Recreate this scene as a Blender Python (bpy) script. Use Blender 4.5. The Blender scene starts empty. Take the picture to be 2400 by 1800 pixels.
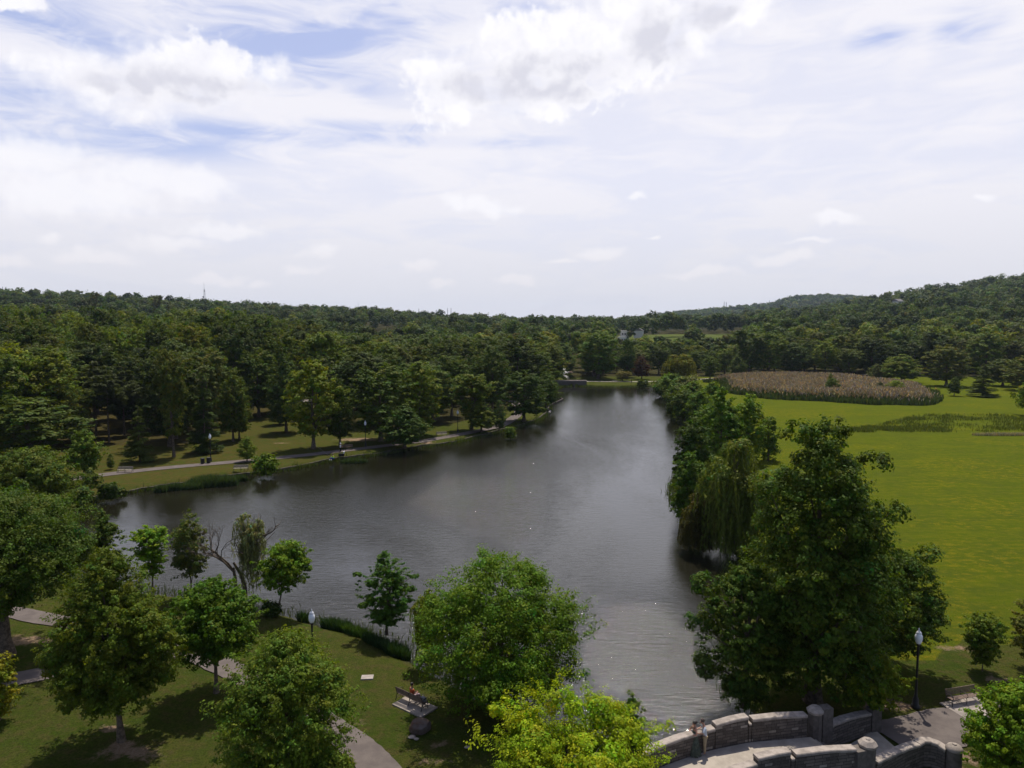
import bpy, bmesh, math
import numpy as np
from mathutils import Vector, Matrix, Euler
R_ = math.radians
sc = bpy.context.scene
COL = sc.collection

# ------------------------------------------------------------------ camera
H_CAM, PITCH, FPX = 22.0, R_(4.8), 1667.0
cam = bpy.data.cameras.new("camera"); camo = bpy.data.objects.new("camera", cam); COL.objects.link(camo)
cam.sensor_width = 36; cam.lens = 36*FPX/2400; cam.clip_end = 12000; cam.clip_start = 0.5
camo.location = (0, 0, H_CAM); camo.rotation_euler = (R_(90)-PITCH, 0, 0)
sc.camera = camo

# ------------------------------------------------------------------ light
SUN_EL, SUN_AZ = R_(66), R_(12)          # azimuth to the right of the view direction (+Y)
sd = Vector((math.cos(SUN_EL)*math.sin(SUN_AZ), math.cos(SUN_EL)*math.cos(SUN_AZ), math.sin(SUN_EL)))
sl = bpy.data.lights.new("sun", 'SUN'); sl.energy = 5.0; sl.angle = R_(0.5); sl.color = (1, .93, .82)
so = bpy.data.objects.new("sun", sl); COL.objects.link(so)
so.rotation_euler = sd.to_track_quat('Z', 'Y').to_euler()
sc.view_settings.view_transform = 'Standard'; sc.view_settings.look = 'None'
sc.view_settings.exposure = 0.0; sc.view_settings.gamma = 1
sc.cycles.max_bounces = 6; sc.cycles.diffuse_bounces = 2; sc.cycles.glossy_bounces = 3
sc.cycles.transmission_bounces = 4; sc.cycles.transparent_max_bounces = 6
sc.cycles.use_denoising = True
try: sc.cycles.denoising_input_passes = 'RGB_ALBEDO_NORMAL'; sc.cycles.denoising_prefilter = 'ACCURATE'
except Exception: pass
sc.cycles.caustics_reflective = False; sc.cycles.caustics_refractive = False

def ray(px, py):
    a = (px-1200)/FPX; b = -(py-900)/FPX
    return np.array((a, math.cos(PITCH)+b*math.sin(PITCH), -math.sin(PITCH)+b*math.cos(PITCH)))
def P(px, py, z=0.0):
    d = ray(px, py); t = (z-H_CAM)/d[2]; return np.array((d[0]*t, d[1]*t))
def ztop(py, Y):
    d = ray(1200, py); return H_CAM + d[2]/d[1]*Y
def AE(px, py):
    d = ray(px, py); d = d/np.linalg.norm(d)
    return math.degrees(math.atan2(d[0], d[1])), math.degrees(math.asin(d[2]))

# ------------------------------------------------------------------ node helper
class NT:
    def __init__(s, tree): s.t = tree; s.n = tree.nodes; s.l = tree.links
    def put(s, sock, v):
        if v is None: return
        if isinstance(v, bpy.types.NodeSocket): s.l.new(v, sock)
        else:
            if hasattr(sock.default_value, '__len__') and not hasattr(v, '__len__'): v = (v,)*len(sock.default_value)
            if hasattr(v, '__len__') and len(sock.default_value) == 4 and len(v) == 3: v = (*v, 1)
            sock.default_value = v
    def node(s, ty, **kw):
        n = s.n.new(ty)
        for k, v in kw.items(): setattr(n, k, v)
        return n
    def m(s, op, a, b=None, c=None, clamp=False):
        n = s.node('ShaderNodeMath', operation=op, use_clamp=clamp)
        s.put(n.inputs[0], a); s.put(n.inputs[1], b)
        if c is not None: s.put(n.inputs[2], c)
        return n.outputs[0]
    def v(s, op, a, b=None, c=None):
        n = s.node('ShaderNodeVectorMath', operation=op)
        s.put(n.inputs[0], a); s.put(n.inputs[1], b)
        if c is not None: s.put(n.inputs[2], c)
        return n.outputs['Value'] if op in ('LENGTH', 'DOT_PRODUCT', 'DISTANCE') else n.outputs[0]
    def mix(s, f, a, b, blend='MIX'):
        n = s.node('ShaderNodeMix', data_type='RGBA', blend_type=blend)
        s.put(n.inputs[0], f); s.put(n.inputs[6], a); s.put(n.inputs[7], b); return n.outputs[2]
    def ss(s, x, lo, hi, o0=0., o1=1.):
        n = s.node('ShaderNodeMapRange', interpolation_type='SMOOTHSTEP')
        s.put(n.inputs[0], x); s.put(n.inputs[1], lo); s.put(n.inputs[2], hi); s.put(n.inputs[3], o0); s.put(n.inputs[4], o1)
        return n.outputs[0]
    def noise(s, vec, scale, detail=4, rough=.5, dist=0., dim='3D'):
        n = s.node('ShaderNodeTexNoise', noise_dimensions=dim)
        s.put(n.inputs['Vector'], vec); s.put(n.inputs['Scale'], scale); s.put(n.inputs['Detail'], detail)
        s.put(n.inputs['Roughness'], rough); s.put(n.inputs['Distortion'], dist); return n.outputs[0]
    def attr(s, name, out='Fac'):
        n = s.node('ShaderNodeAttribute', attribute_name=name); return n.outputs[out]

# ------------------------------------------------------------------ world: sky and clouds
w = bpy.data.worlds.new("World"); sc.world = w; w.use_nodes = True
W = NT(w.node_tree); W.n.clear()
wo = W.node('ShaderNodeOutputWorld'); bg = W.node('ShaderNodeBackground'); W.l.new(bg.outputs[0], wo.inputs[0])
bg.inputs[1].default_value = 0.1
sky = W.node('ShaderNodeTexSky', sky_type='NISHITA', sun_disc=False)
sky.sun_elevation = SUN_EL; sky.sun_rotation = SUN_AZ; sky.air_density = 1.0; sky.dust_density = 1.2; sky.ozone_density = 1.5
tc = W.node('ShaderNodeTexCoord'); D = tc.outputs['Generated']
sep = W.node('ShaderNodeSeparateXYZ'); W.l.new(D, sep.inputs[0])
azd = W.m('MULTIPLY', W.m('ARCTAN2', sep.outputs[0], sep.outputs[1]), 57.29578)
eld = W.m('MULTIPLY', W.m('ARCSINE', sep.outputs[2]), 57.29578)
cmb = W.node('ShaderNodeCombineXYZ'); W.l.new(azd, cmb.inputs[0]); W.l.new(eld, cmb.inputs[1])
ae = cmb.outputs[0]
PXD = 33.0  # source px per degree, about
# domain warp: billows in two sizes
nz = W.node('ShaderNodeTexNoise', noise_dimensions='2D'); W.put(nz.inputs['Vector'], ae); nz.inputs['Scale'].default_value = .30
nz.inputs['Detail'].default_value = 3; nz.inputs['Roughness'].default_value = .5
warp = W.v('MULTIPLY', W.v('SUBTRACT', nz.outputs['Color'], (.5, .5, .5)), (3.0, 2.0, 0))
aew = W.v('ADD', ae, warp)
def blobs(lst, base, soft=None):
    acc = None
    for (px, py, rx, ry) in lst:
        a, e = AE(px, py)
        d = W.v('LENGTH', W.v('MULTIPLY', W.v('SUBTRACT', base, (a, e, 0)), (PXD/rx, PXD/ry, 0)))
        f = W.m('SUBTRACT', 1.0, d)
        if acc is None: acc = f
        else: acc = W.m('SMOOTH_MAX', acc, f, .25)
    return acc
big = [(480,165,150,80),(350,175,120,75),(180,175,130,72),(90,160,70,40),(580,200,90,42),(655,175,48,46),(330,262,85,44),(240,220,80,55),(455,238,52,30),
       (1070,190,160,105),(1200,130,190,95),(1380,100,170,120),(1500,80,130,125),(1260,225,190,62),(1110,240,160,45),(1700,40,150,60),(1620,110,100,60),(40,5,55,25)]
mid = [(70,370,120,55),(340,420,140,34),(450,428,115,42),(190,460,220,58),(1140,485,105,24),(1060,478,45,20),(1490,468,20,13),(1940,515,68,13),(1530,553,20,8),
       (400,573,100,22),(220,602,95,20),(520,540,110,28),(740,590,62,17),(700,632,60,15),(985,625,62,20),(1410,598,70,22),(1320,615,60,10),(1840,603,95,18),
       (1640,640,100,13),(15,612,42,18),(500,655,90,14),(2320,463,26,10),(1210,655,70,14),(120,560,30,14),(1040,669,40,10),(1900,560,60,10),(610,670,40,10)]
fb = blobs(big, aew); fm = blobs(mid, aew)
def vor(vec, scale):
    vo = W.node('ShaderNodeTexVoronoi', voronoi_dimensions='2D', feature='F1'); W.put(vo.inputs['Vector'], vec)
    vo.inputs['Scale'].default_value = scale; return W.m('SUBTRACT', .5, vo.outputs['Distance'])
aev = W.v('ADD', ae, W.v('MULTIPLY', warp, (.6, .6, 0)))
fine_ = W.m('SUBTRACT', W.noise(ae, .8, 7, .58, .2, '2D'), .5)
b1 = W.m('ADD', W.m('MULTIPLY', vor(aev, .36), .32), W.m('MULTIPLY', vor(aev, 1.0), .2))
b1 = W.m('ADD', b1, W.m('MULTIPLY', fine_, .75))
db = W.m('ADD', fb, W.m('MULTIPLY', b1, 1.0))
dm = W.m('ADD', fm, W.m('MULTIPLY', b1, .9))
soft = W.ss(W.noise(ae, .16, 1, .5, 0, '2D'),     .40, .62, .28, 1.1)
cb = W.ss(db, -.04, soft); cm = W.m('MULTIPLY', W.ss(dm, -.2, .75), .72)
greyb = blobs([(1290,185,175,48),(1540,95,75,62),(1150,205,130,40),(1660,28,60,30),(440,200,170,38),(300,200,90,26),(1370,225,90,30)], aew)
gb = W.m('MULTIPLY', W.ss(W.m('ADD', greyb, W.m('MULTIPLY', fine_, 1.1)), -.4, .6), W.ss(db, .1, .7))
# streaky high veil
st = W.v('MULTIPLY', ae, (.06, .22, 1))
v1 = W.noise(st, 1.0, 5, .5, .6, '2D')
v2 = W.noise(W.v('MULTIPLY', ae, (.16, .6, 1)), 1.0, 6, .6, .5, '2D')
blue = blobs([(120,50,250,55),(700,90,330,75),(950,20,330,50),(780,170,150,45),(230,312,330,40),(620,315,260,22),(2070,90,60,22),(2270,60,60,30),(30,210,110,50),(930,300,170,14),(1000,330,260,16)], ae)
vv = W.m('ADD', W.m('MULTIPLY', v1, .55), W.m('MULTIPLY', v2, .45))
lowel = W.ss(eld, 0., 13., 1., 0.)
veil = W.m('ADD', W.m('ADD', W.ss(vv, .36, .62, .74, 1.02), W.m('MULTIPLY', W.ss(blue, -.75, .8), W.ss(vv, .38, .64, -.85, -.2))), W.m('MULTIPLY', lowel, .15), clamp=True)
front = W.ss(sep.outputs[1], -.15, .35)
zen = W.ss(eld, 30., 55., 1., .18)
veil = W.m('MULTIPLY', W.m('MULTIPLY', veil, W.m('ADD', W.m('MULTIPLY', front, .82), .18)), zen)
skyb = W.mix(W.m('MULTIPLY', W.ss(eld, 30., 55., .55, 0.), W.ss(sep.outputs[1], -.2, .3)), W.v('MULTIPLY', sky.outputs[0], (1.2, 1.15, 1.3)), (5.9, 6.4, 9.0))
veilc = W.mix(lowel, (9.15, 9.05, 9.7), (7.6, 7.6, 8.2))
c = W.mix(veil, skyb, veilc)
cfront = W.ss(sep.outputs[1], 0., .3)
c = W.mix(W.m('MULTIPLY', cm, cfront), c, W.mix(W.ss(eld, 3., 9.), (8.8, 8.55, 8.9), (10.0, 9.9, 10.3)))
white = W.mix(W.ss(b1, -.25, .25), (9.3, 9.2, 9.8), (10.4, 10.3, 10.6))
c = W.mix(W.m('MULTIPLY', W.m('MULTIPLY', cb, .93), cfront), c, W.mix(W.m('MULTIPLY', gb, .9), white, (7.0, 7.0, 7.9)))
W.l.new(c, bg.inputs[0])

# ------------------------------------------------------------------ mesh helpers
def tag(o, label=None, cat=None, group=None, kind=None):
    if label: o['label'] = label
    if cat: o['category'] = cat
    if group: o['group'] = group
    if kind: o['kind'] = kind
    return o
def link(name, me, parent=None, loc=(0, 0, 0), rz=0., scale=None):
    o = bpy.data.objects.new(name, me); COL.objects.link(o); o.location = loc; o.rotation_euler = (0, 0, rz)
    if scale is not None: o.scale = scale
    if parent is not None: o.parent = parent
    return o
def empty(name, loc=(0, 0, 0), rz=0.):
    o = link(name, None, None, loc, rz); o.empty_display_size = .3; return o
def mesh_np(name, V, F, mats, smooth=False, mi=None, uv=None):
    """V (n,3); F (m,k) one size of face"""
    V = np.asarray(V, dtype=np.float32); F = np.asarray(F, dtype=np.int32)
    me = bpy.data.meshes.new(name); k = F.shape[1]
    me.vertices.add(len(V)); me.vertices.foreach_set('co', V.ravel())
    me.loops.add(F.size); me.loops.foreach_set('vertex_index', F.ravel())
    me.polygons.add(len(F)); me.polygons.foreach_set('loop_start', np.arange(0, F.size, k, dtype=np.int32))
    try: me.polygons.foreach_set('loop_total', np.full(len(F), k, dtype=np.int32))
    except Exception: pass
    if mi is not None: me.polygons.foreach_set('material_index', np.asarray(mi, dtype=np.int32))
    me.update(calc_edges=True); me.validate()
    for m in (mats if isinstance(mats, (list, tuple)) else [mats]): me.materials.append(m)
    if smooth: me.polygons.foreach_set('use_smooth', np.ones(len(me.polygons), dtype=bool))
    if uv is not None:
        l = me.uv_layers.new(name='uv'); l.data.foreach_set('uv', np.asarray(uv, dtype=np.float32)[F.ravel()].ravel())
    return me
def set_tint(me, C):
    a = me.color_attributes.new('tint', 'FLOAT_COLOR', 'POINT')
    C4 = np.ones((len(C), 4), dtype=np.float32); C4[:, :3] = C; a.data.foreach_set('color', C4.ravel())

class MB:
    """gathers boxes, tubes, lathes into one mesh"""
    def __init__(s): s.V = []; s.F = []; s.mi = []; s.sm = []
    def add(s, V, F, m=0, smooth=False):
        o = len(s.V); s.V += [tuple(v) for v in V]
        for f in F: s.F.append(tuple(i+o for i in f)); s.mi.append(m); s.sm.append(smooth)
        return s
    def box(s, c, size, rot=None, m=0, top=1.0):
        x, y, z = (q/2 for q in size)
        V = [Vector((sx*x*(top if sz > 0 else 1), sy*y*(top if sz > 0 else 1), sz*z)) for sz in (-1, 1) for sy in (-1, 1) for sx in (-1, 1)]
        if rot is not None:
            E = Euler(rot).to_matrix(); V = [E @ v for v in V]
        V = [v+Vector(c) for v in V]
        return s.add(V, [(0, 2, 3, 1), (4, 5, 7, 6), (0, 1, 5, 4), (2, 6, 7, 3), (0, 4, 6, 2), (1, 3, 7, 5)], m)
    def tube(s, pts, rad, n=8, m=0, cap=True, smooth=True):
        pts = [Vector(p) for p in pts]
        if not hasattr(rad, '__len__'): rad = [rad]*len(pts)
        V = []; F = []
        for i, p in enumerate(pts):
            d = (pts[min(i+1, len(pts)-1)]-pts[max(i-1, 0)]).normalized()
            a = d.orthogonal().normalized() if i == 0 else (pa - d*pa.dot(d)).normalized()
            pa = a; b = d.cross(a)
            for k in range(n):
                t = 2*math.pi*k/n; V.append(p+(a*math.cos(t)+b*math.sin(t))*rad[i])
        for i in range(len(pts)-1):
            for k in range(n): F.append((i*n+k, i*n+(k+1) % n, (i+1)*n+(k+1) % n, (i+1)*n+k))
        s.add(V, F, m, smooth)
        if cap: s.add(V[:n], [tuple(reversed(range(n)))], m); s.add(V[-n:], [tuple(range(n))], m)
        return s
    def lathe(s, prof, n=14, c=(0, 0, 0), m=0, smooth=True):
        V = []; F = []
        for (r, z) in prof:
            for k in range(n):
                t = 2*math.pi*k/n; V.append((c[0]+r*math.cos(t), c[1]+r*math.sin(t), c[2]+z))
        for i in range(len(prof)-1):
            for k in range(n): F.append((i*n+k, i*n+(k+1) % n, (i+1)*n+(k+1) % n, (i+1)*n+k))
        s.add(V, F, m, smooth)
        s.add(V[:n], [tuple(reversed(range(n)))], m); s.add(V[-n:], [tuple(range(n))], m); return s
    def ball(s, c, r, m=0, n=12, k=8):
        r = r if hasattr(r, '__len__') else (r, r, r); V = []; F = []
        for i in range(k+1):
            ph = math.pi*i/k
            for j in range(n):
                t = 2*math.pi*j/n; V.append((c[0]+r[0]*math.sin(ph)*math.cos(t), c[1]+r[1]*math.sin(ph)*math.sin(t), c[2]-r[2]*math.cos(ph)))
        for i in range(k):
            for j in range(n): F.append((i*n+j, i*n+(j+1) % n, (i+1)*n+(j+1) % n, (i+1)*n+j))
        return s.add(V, F, m, True)
    def mesh(s, name, mats):
        me = bpy.data.meshes.new(name); me.from_pydata(s.V, [], s.F)
        for mm in (mats if isinstance(mats, (list, tuple)) else [mats]): me.materials.append(mm)
        me.polygons.foreach_set('material_index', s.mi); me.polygons.foreach_set('use_smooth', s.sm); me.update(); return me
    def build(s, name, mats, parent=None, **kw): return link(name, s.mesh(name, mats), parent, **kw)

# ------------------------------------------------------------------ materials
def mat(name, col=(.5, .5, .5), rough=.8, spec=.3, metal=0., var=0., scale=6., bump=0., bscale=40., col2=None, coord='Object'):
    m = bpy.data.materials.new(name); m.use_nodes = True; N = NT(m.node_tree)
    b = N.n['Principled BSDF']; b.inputs['Roughness'].default_value = rough; b.inputs['Specular IOR Level'].default_value = spec
    b.inputs['Metallic'].default_value = metal
    t = N.node('ShaderNodeTexCoord').outputs[coord]
    if var or col2:
        n = N.noise(t, scale, 5, .6)
        c2 = col2 if col2 else tuple(x*(1-var) for x in col); c1 = col if col2 else tuple(x*(1+var) for x in col)
        N.put(b.inputs['Base Color'], N.mix(N.ss(n, .35, .65), c2, c1))
    else: N.put(b.inputs['Base Color'], col)
    if bump:
        bn = N.node('ShaderNodeBump'); bn.inputs['Strength'].default_value = bump; bn.inputs['Distance'].default_value = .02
        N.l.new(N.noise(t, bscale, 4, .6), bn.inputs['Height']); N.l.new(bn.outputs[0], b.inputs['Normal'])
    return m
M = {}
M['iron'] = mat('black_iron', (.012, .012, .013), .5, .4, var=.3)
M['glass'] = mat('frosted_glass', (.85, .87, .9), .25, .5, var=.05)
M['wood'] = mat('weathered_slats', (.15, .105, .08), .7, .3, var=.35, scale=14)
M['wood_pale'] = mat('pale_slats', (.30, .26, .23), .7, .3, var=.25, scale=10)
M['concrete'] = mat('concrete', (.26, .225, .195), .9, .2, var=.2, scale=1.3, bump=.3)
M['deckc'] = mat('deck_concrete', (.33, .29, .24), .9, .2, var=.14, scale=1.6, bump=.25, bscale=30)
M['coping'] = mat('coping_stone', (.29, .25, .215), .9, .2, var=.22, scale=3.0, bump=.3)
M['slab'] = mat('pale_slab', (.30, .265, .235), .9, .2, var=.12, scale=3)
M['rock'] = mat('boulder', (.13, .11, .10), .95, .2, col2=(.10, .058, .036), scale=1.6, bump=.8, bscale=7)
M['bark'] = mat('bark', (.11, .085, .062), .95, .1, var=.4, scale=5, bump=.6, bscale=18)
M['bark_pale'] = mat('pale_bark', (.27, .23, .19), .95, .1, var=.3, scale=5)
M['skin'] = mat('skin', (.42, .22, .15), .5, .3)
M['hair'] = mat('dark_hair', (.012, .009, .008), .5, .4)
M['dress'] = mat('olive_dress', (.085, .10, .075), .9, .1, var=.25, scale=9)
M['shirt'] = mat('pale_blue_shirt', (.50, .56, .62), .9, .1, var=.1, scale=6)
M['khaki'] = mat('khaki_cloth', (.33, .27, .18), .9, .1, var=.1, scale=6)
M['orange'] = mat('orange_cloth', (.42, .085, .03), .9, .1)
M['lilac'] = mat('lilac_cloth', (.34, .26, .29), .9, .1)
M['whitec'] = mat('white_cloth', (.75, .75, .75), .9, .1)
M['blackc'] = mat('black_cloth', (.012, .012, .015), .9, .1)
M['hivis'] = mat('hi_vis_cloth', (.45, .72, .03), .8, .1)
M['bluec'] = mat('blue_cloth', (.05, .10, .25), .9, .1)
M['greyc'] = mat('grey_cloth', (.22, .22, .24), .9, .1)
M['carw'] = mat('white_paint', (.72, .73, .75), .25, .5)
M['cars'] = mat('silver_paint', (.35, .36, .38), .25, .5, metal=.3)
M['card'] = mat('dark_paint', (.03, .035, .05), .25, .5)
M['win'] = mat('window_glass', (.03, .035, .04), .08, .6)
M['tyre'] = mat('tyre', (.015, .015, .015), .9, .1)
M['plaster'] = mat('pale_plaster', (.62, .60, .56), .9, .2, var=.08)
M['roof'] = mat('grey_roof', (.16, .15, .15), .9, .2, var=.2)
M['brown'] = mat('brown_wood', (.07, .05, .04), .9, .2)
M['steel'] = mat('galvanised_steel', (.20, .20, .22), .6, .4)
M['foam'] = mat('white_water', (.13, .135, .14), .4, .4, var=.15, scale=3)

def foliage_material():
    m = bpy.data.materials.new('foliage'); m.use_nodes = True; N = NT(m.node_tree); b = N.n['Principled BSDF']
    oi = N.node('ShaderNodeObjectInfo'); tint = N.attr('tint', 'Color')
    c = N.mix(1., oi.outputs['Color'], tint, 'MULTIPLY')
    N.put(b.inputs['Base Color'], c); b.inputs['Roughness'].default_value = .6; b.inputs['Specular IOR Level'].default_value = .10
    tr = N.node('ShaderNodeBsdfTranslucent'); N.put(tr.inputs[0], N.mix(1., c, (1.5, 1.5, .55), 'MULTIPLY'))
    mx = N.node('ShaderNodeMixShader'); mx.inputs[0].default_value = .30
    N.l.new(b.outputs[0], mx.inputs[1]); N.l.new(tr.outputs[0], mx.inputs[2])
    N.l.new(mx.outputs[0], N.n['Material Output'].inputs[0]); return m
M['leaf'] = foliage_material()

# ------------------------------------------------------------------ lake outline
def pl(pts, z=-.6): return [tuple(P(x, y, z)) for x, y in pts]
shore = [(4.5, -12), (4.6, 12), (4.2, 22)] + pl([(1430, 1880), (1385, 1800), (1300, 1735), (1235, 1690), (1190, 1655), (1130, 1630), (1091, 1609), (1069, 1594), (1010, 1565), (968, 1538), (946, 1528), (905, 1500),
    (850, 1480), (752, 1459), (673, 1435), (615, 1432), (520, 1410), (427, 1393), (398, 1391), (325, 1380), (250, 1362), (150, 1340), (40, 1318), (-60, 1290), (-90, 1250),
    (40, 1215), (159, 1192), (188, 1182), (275, 1162), (362, 1147), (398, 1142), (470, 1131), (542, 1120), (651, 1107), (796, 1079), (888, 1067), (989, 1050), (1062, 1040), (1152, 1018),
    (1242, 993), (1279, 973), (1288, 955), (1286, 938), (1290, 925), (1302, 912), (1320, 906)]) + \
    [tuple(P(1336, 905, -.6)), (P(1336, 905, -.6)[0]+.6, 300), (P(1336, 905, -.6)[0]-.5, 322), (P(1336, 905, -.6)[0]+4.0, 322), (P(1362, 905, -.6)[0], 300), tuple(P(1360, 905, -.6))] + \
    pl([(1372, 906), (1440, 907), (1500, 906), (1536, 907), (1552, 918), (1560, 932), (1592, 945), (1625, 958), (1640, 985), (1640, 1030), (1610, 1080), (1592, 1120), (1580, 1150), (1590, 1185),
    (1640, 1225), (1690, 1270), (1710, 1320), (1700, 1400), (1700, 1480), (1705, 1560), (1720, 1640), (1760, 1695)]) + [(14.4, 33.6), (14.6, 28), (14, 15), (14, -12)]
S = np.array(shore)
def smooth_closed(S, k=4):
    n = len(S); out = []
    for i in range(n):
        p0, p1, p2, p3 = S[i-1], S[i], S[(i+1) % n], S[(i+2) % n]
        for j in range(k):
            t = j/k; out.append(.5*((2*p1)+(-p0+p2)*t+(2*p0-5*p1+4*p2-p3)*t*t+(-p0+3*p1-3*p2+p3)*t**3))
    return np.array(out)
SH = smooth_closed(S, 4)
def inside(X, Y, Q):
    r = np.zeros(X.shape, bool); n = len(Q)
    for i in range(n):
        x1, y1 = Q[i]; x2, y2 = Q[(i+1) % n]
        if y1 == y2: continue
        c = ((y1 > Y) != (y2 > Y)) & (X < (x2-x1)*(Y-y1)/(y2-y1)+x1); r ^= c
    return r
def dist_poly(X, Y, Q, closed=True):
    d = np.full(X.shape, 1e9); n = len(Q)
    for i in range(n if closed else n-1):
        a = np.array(Q[i]); b = np.array(Q[(i+1) % n]); ab = b-a; L = ab@ab
        if L < 1e-9: continue
        t = np.clip(((X-a[0])*ab[0]+(Y-a[1])*ab[1])/L, 0, 1)
        d = np.minimum(d, np.hypot(X-a[0]-t*ab[0], Y-a[1]-t*ab[1]))
    return d
def sstep(x, a, b):
    t = np.clip((x-a)/(b-a), 0, 1); return t*t*(3-2*t)
# hills, by azimuth
PA = [-900, -400, 0, 220, 480, 700, 850, 1000, 1200, 1400, 1560, 1700, 1800, 1900, 2000, 2100, 2200, 2400, 2800, 3400]
YA = [650, 668, 684, 690, 708, 720, 724, 738, 748, 749, 752, 738, 728, 724, 707, 690, 673, 645, 620, 610]
DA = [900, 900, 900, 900, 900, 950, 950, 950, 950, 950, 950, 1000, 1050, 1100, 1100, 1100, 1100, 1100, 1100, 1100]
PB = [1200, 1400, 1480, 1600, 1700, 1800, 1850, 1930, 2000, 2080, 2150, 2400, 3400]
YB = [760, 757, 744, 730, 722, 713, 697, 693, 696, 703, 712, 730, 740]
def terrain(X, Y):
    X = np.asarray(X, float); Y = np.asarray(Y, float)
    yy = np.maximum(Y, 60.); px = np.clip(1200+FPX*X/yy, -900, 3400); Dd = np.where(Y > 60, Y, 60)
    Dr = np.interp(px, PA, DA); zr = 22+(760-np.interp(px, PA, YA))/FPX*Dr-15
    zr = np.maximum(zr, 2)
    midg = np.exp(-((px-1600)/170)**2)
    s0 = 330-60*sstep(px, 900, 300)
    t = np.clip((Dd-s0)/(Dr-s0), 0, 1); shp = t**1.15*(1-.12*t)+.12*t*t
    z = zr*shp*np.where(Dd > Dr, 1-.35*sstep(Dd, Dr, Dr+900), 1)
    z = z*(1-midg)+midg*np.minimum(12, 10*sstep(Dd, 330, 640)+np.maximum(0, Dd-640)*.01)
    zb = (22+(760-np.interp(px, PB, YB))/FPX*2600-16)*sstep(Dd, 1500, 2550)*np.where(Dd > 2650, .9, 1)
    return np.where(Y > 200, np.maximum(z, np.where(px > 1250, zb, 0)), 0)

# ------------------------------------------------------------------ ground sheet
def axis(fine0, fine1, step, far0, far1, g=1.09):
    a = list(np.arange(fine0, fine1, step)); s = step; x = a[-1]
    while x < far1: s *= g; x += s; a.append(x)
    s = step; x = a[0]
    while x > far0: s *= g; x -= s; a.insert(0, x)
    return np.array(a)
gx = axis(-75, 75, .75, -4200, 4200, 1.075); gy = axis(8, 330, .75, -300, 5200, 1.045)
GX, GY = np.meshgrid(gx, gy, indexing='ij')
near = (GY > -20) & (GY < 345) & (np.abs(GX) < 130)
sdist = np.full(GX.shape, 99.)
sdist[near] = dist_poly(GX[near], GY[near], SH)
inn = np.zeros(GX.shape, bool); inn[near] = inside(GX[near], GY[near], SH)
rg = np.random.RandomState(5)
def vnoise(X, Y, sc_, seed=0):
    r = np.random.RandomState(seed); s = 0
    for i in range(5):
        a, b, c_ = r.uniform(-1, 1, 3)*3; s = s+np.sin(X*sc_*(1+i*.7)*math.cos(a)+Y*sc_*(1+i*.7)*math.sin(a)+b*3)/(1+i*.5)
    return s/2.6
GZ = terrain(GX, GY)+np.where((GY > 360), vnoise(GX, GY, .012, 3)*2.0, 0)
lawn = vnoise(GX, GY, .09, 8)*.10*sstep(sdist, 2, 8)*(GY < 340)
bank = sstep(sdist, .1, 2.2)
GZ = np.where(inn, -.75-np.minimum(sdist*.45, 1.4), np.where(near, -.75+.72*bank, 0)+GZ+lawn*0)
Vg = np.stack([GX.ravel(), GY.ravel(), GZ.ravel()], 1)
nx, ny = GX.shape; idx = np.arange(nx*ny).reshape(nx, ny)
Fg = np.stack([idx[:-1, :-1], idx[1:, :-1], idx[1:, 1:], idx[:-1, 1:]], -1).reshape(-1, 4)

meadow_poly = [tuple(P(1700, 1250)), tuple(P(1700, 1020)), tuple(P(1660, 960)), tuple(P(1640, 925)), tuple(P(1600, 900)), tuple(P(1640, 884)), tuple(P(2500, 884)), tuple(P(2900, 1000)), tuple(P(3200, 1300)), tuple(P(2900, 1640)),
    tuple(P(2500, 1530)), tuple(P(2400, 1520)), tuple(P(2260, 1490)), tuple(P(2200, 1540)), tuple(P(1900, 1560))]
lbank_front = [(-500, 1095), (0, 1075), (230, 1047), (420, 1050), (465, 1036), (520, 1000), (590, 980), (700, 982), (760, 1000), (900, 1015), (1000, 1006), (1080, 993), (1180, 962), (1225, 932), (1265, 910), (1300, 895)]
lfx = [q[0] for q in lbank_front]; lfy = [q[1] for q in lbank_front]
def pxy(X, Y):
    """pixel of a ground point"""
    c, s = math.cos(PITCH), math.sin(PITCH); dz = -H_CAM
    dep = Y*c-dz*s; up = Y*s+dz*c
    return 1200+FPX*X/dep, 900-FPX*up/dep
ok = GY > 30
PXg, PYg = pxy(GX, np.where(ok, GY, 30))
meadow = inside(GX, GY, meadow_poly).astype(float)
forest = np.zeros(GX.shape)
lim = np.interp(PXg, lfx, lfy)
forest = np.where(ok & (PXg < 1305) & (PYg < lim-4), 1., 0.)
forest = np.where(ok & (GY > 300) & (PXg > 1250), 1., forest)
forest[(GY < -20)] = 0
golf = np.exp(-((PXg-1600)/165)**4)*sstep(GY, 440, 500)*(1-sstep(GY, 745, 790)) + np.exp(-((PXg-905)/70)**4)*sstep(GY, 470, 500)*(1-sstep(GY, 640, 700))
forest = forest*(1-np.clip(golf, 0, 1))
def set_attr(me, name, arr):
    a = me.attributes.new(name, 'FLOAT', 'POINT'); a.data.foreach_set('value', np.asarray(arr, dtype=np.float32).ravel())
SOIL = [(2250, 1775, 1.3, .9), (2120, 1655, 1.6, .6), (2060, 1650, 2.0, 1.0), (830, 1700, .5, 1.6), (810, 1655, .7, .5), (1022, 1790, .9, .4), (975, 1760, .35, .25), (990, 1780, .3, .25), (1095, 1755, .7, .3),
                         (965, 1728, .5, .3), (262, 1705, .8, .5), (284, 1740, 1., .5), (300, 1760, 2.2, .9), (60, 1500, 2.4, 1.2), (340, 1775, 1.4, .5), (1040, 1740, .5, .3), (2340, 1590, 1.2, .8), (2260, 1520, 2.5, .6), (1000, 1036, 2, 2), (840, 1030, 5, 3), (760, 975, 2, 1), (660, 1038, 2.2, .6)]
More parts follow.
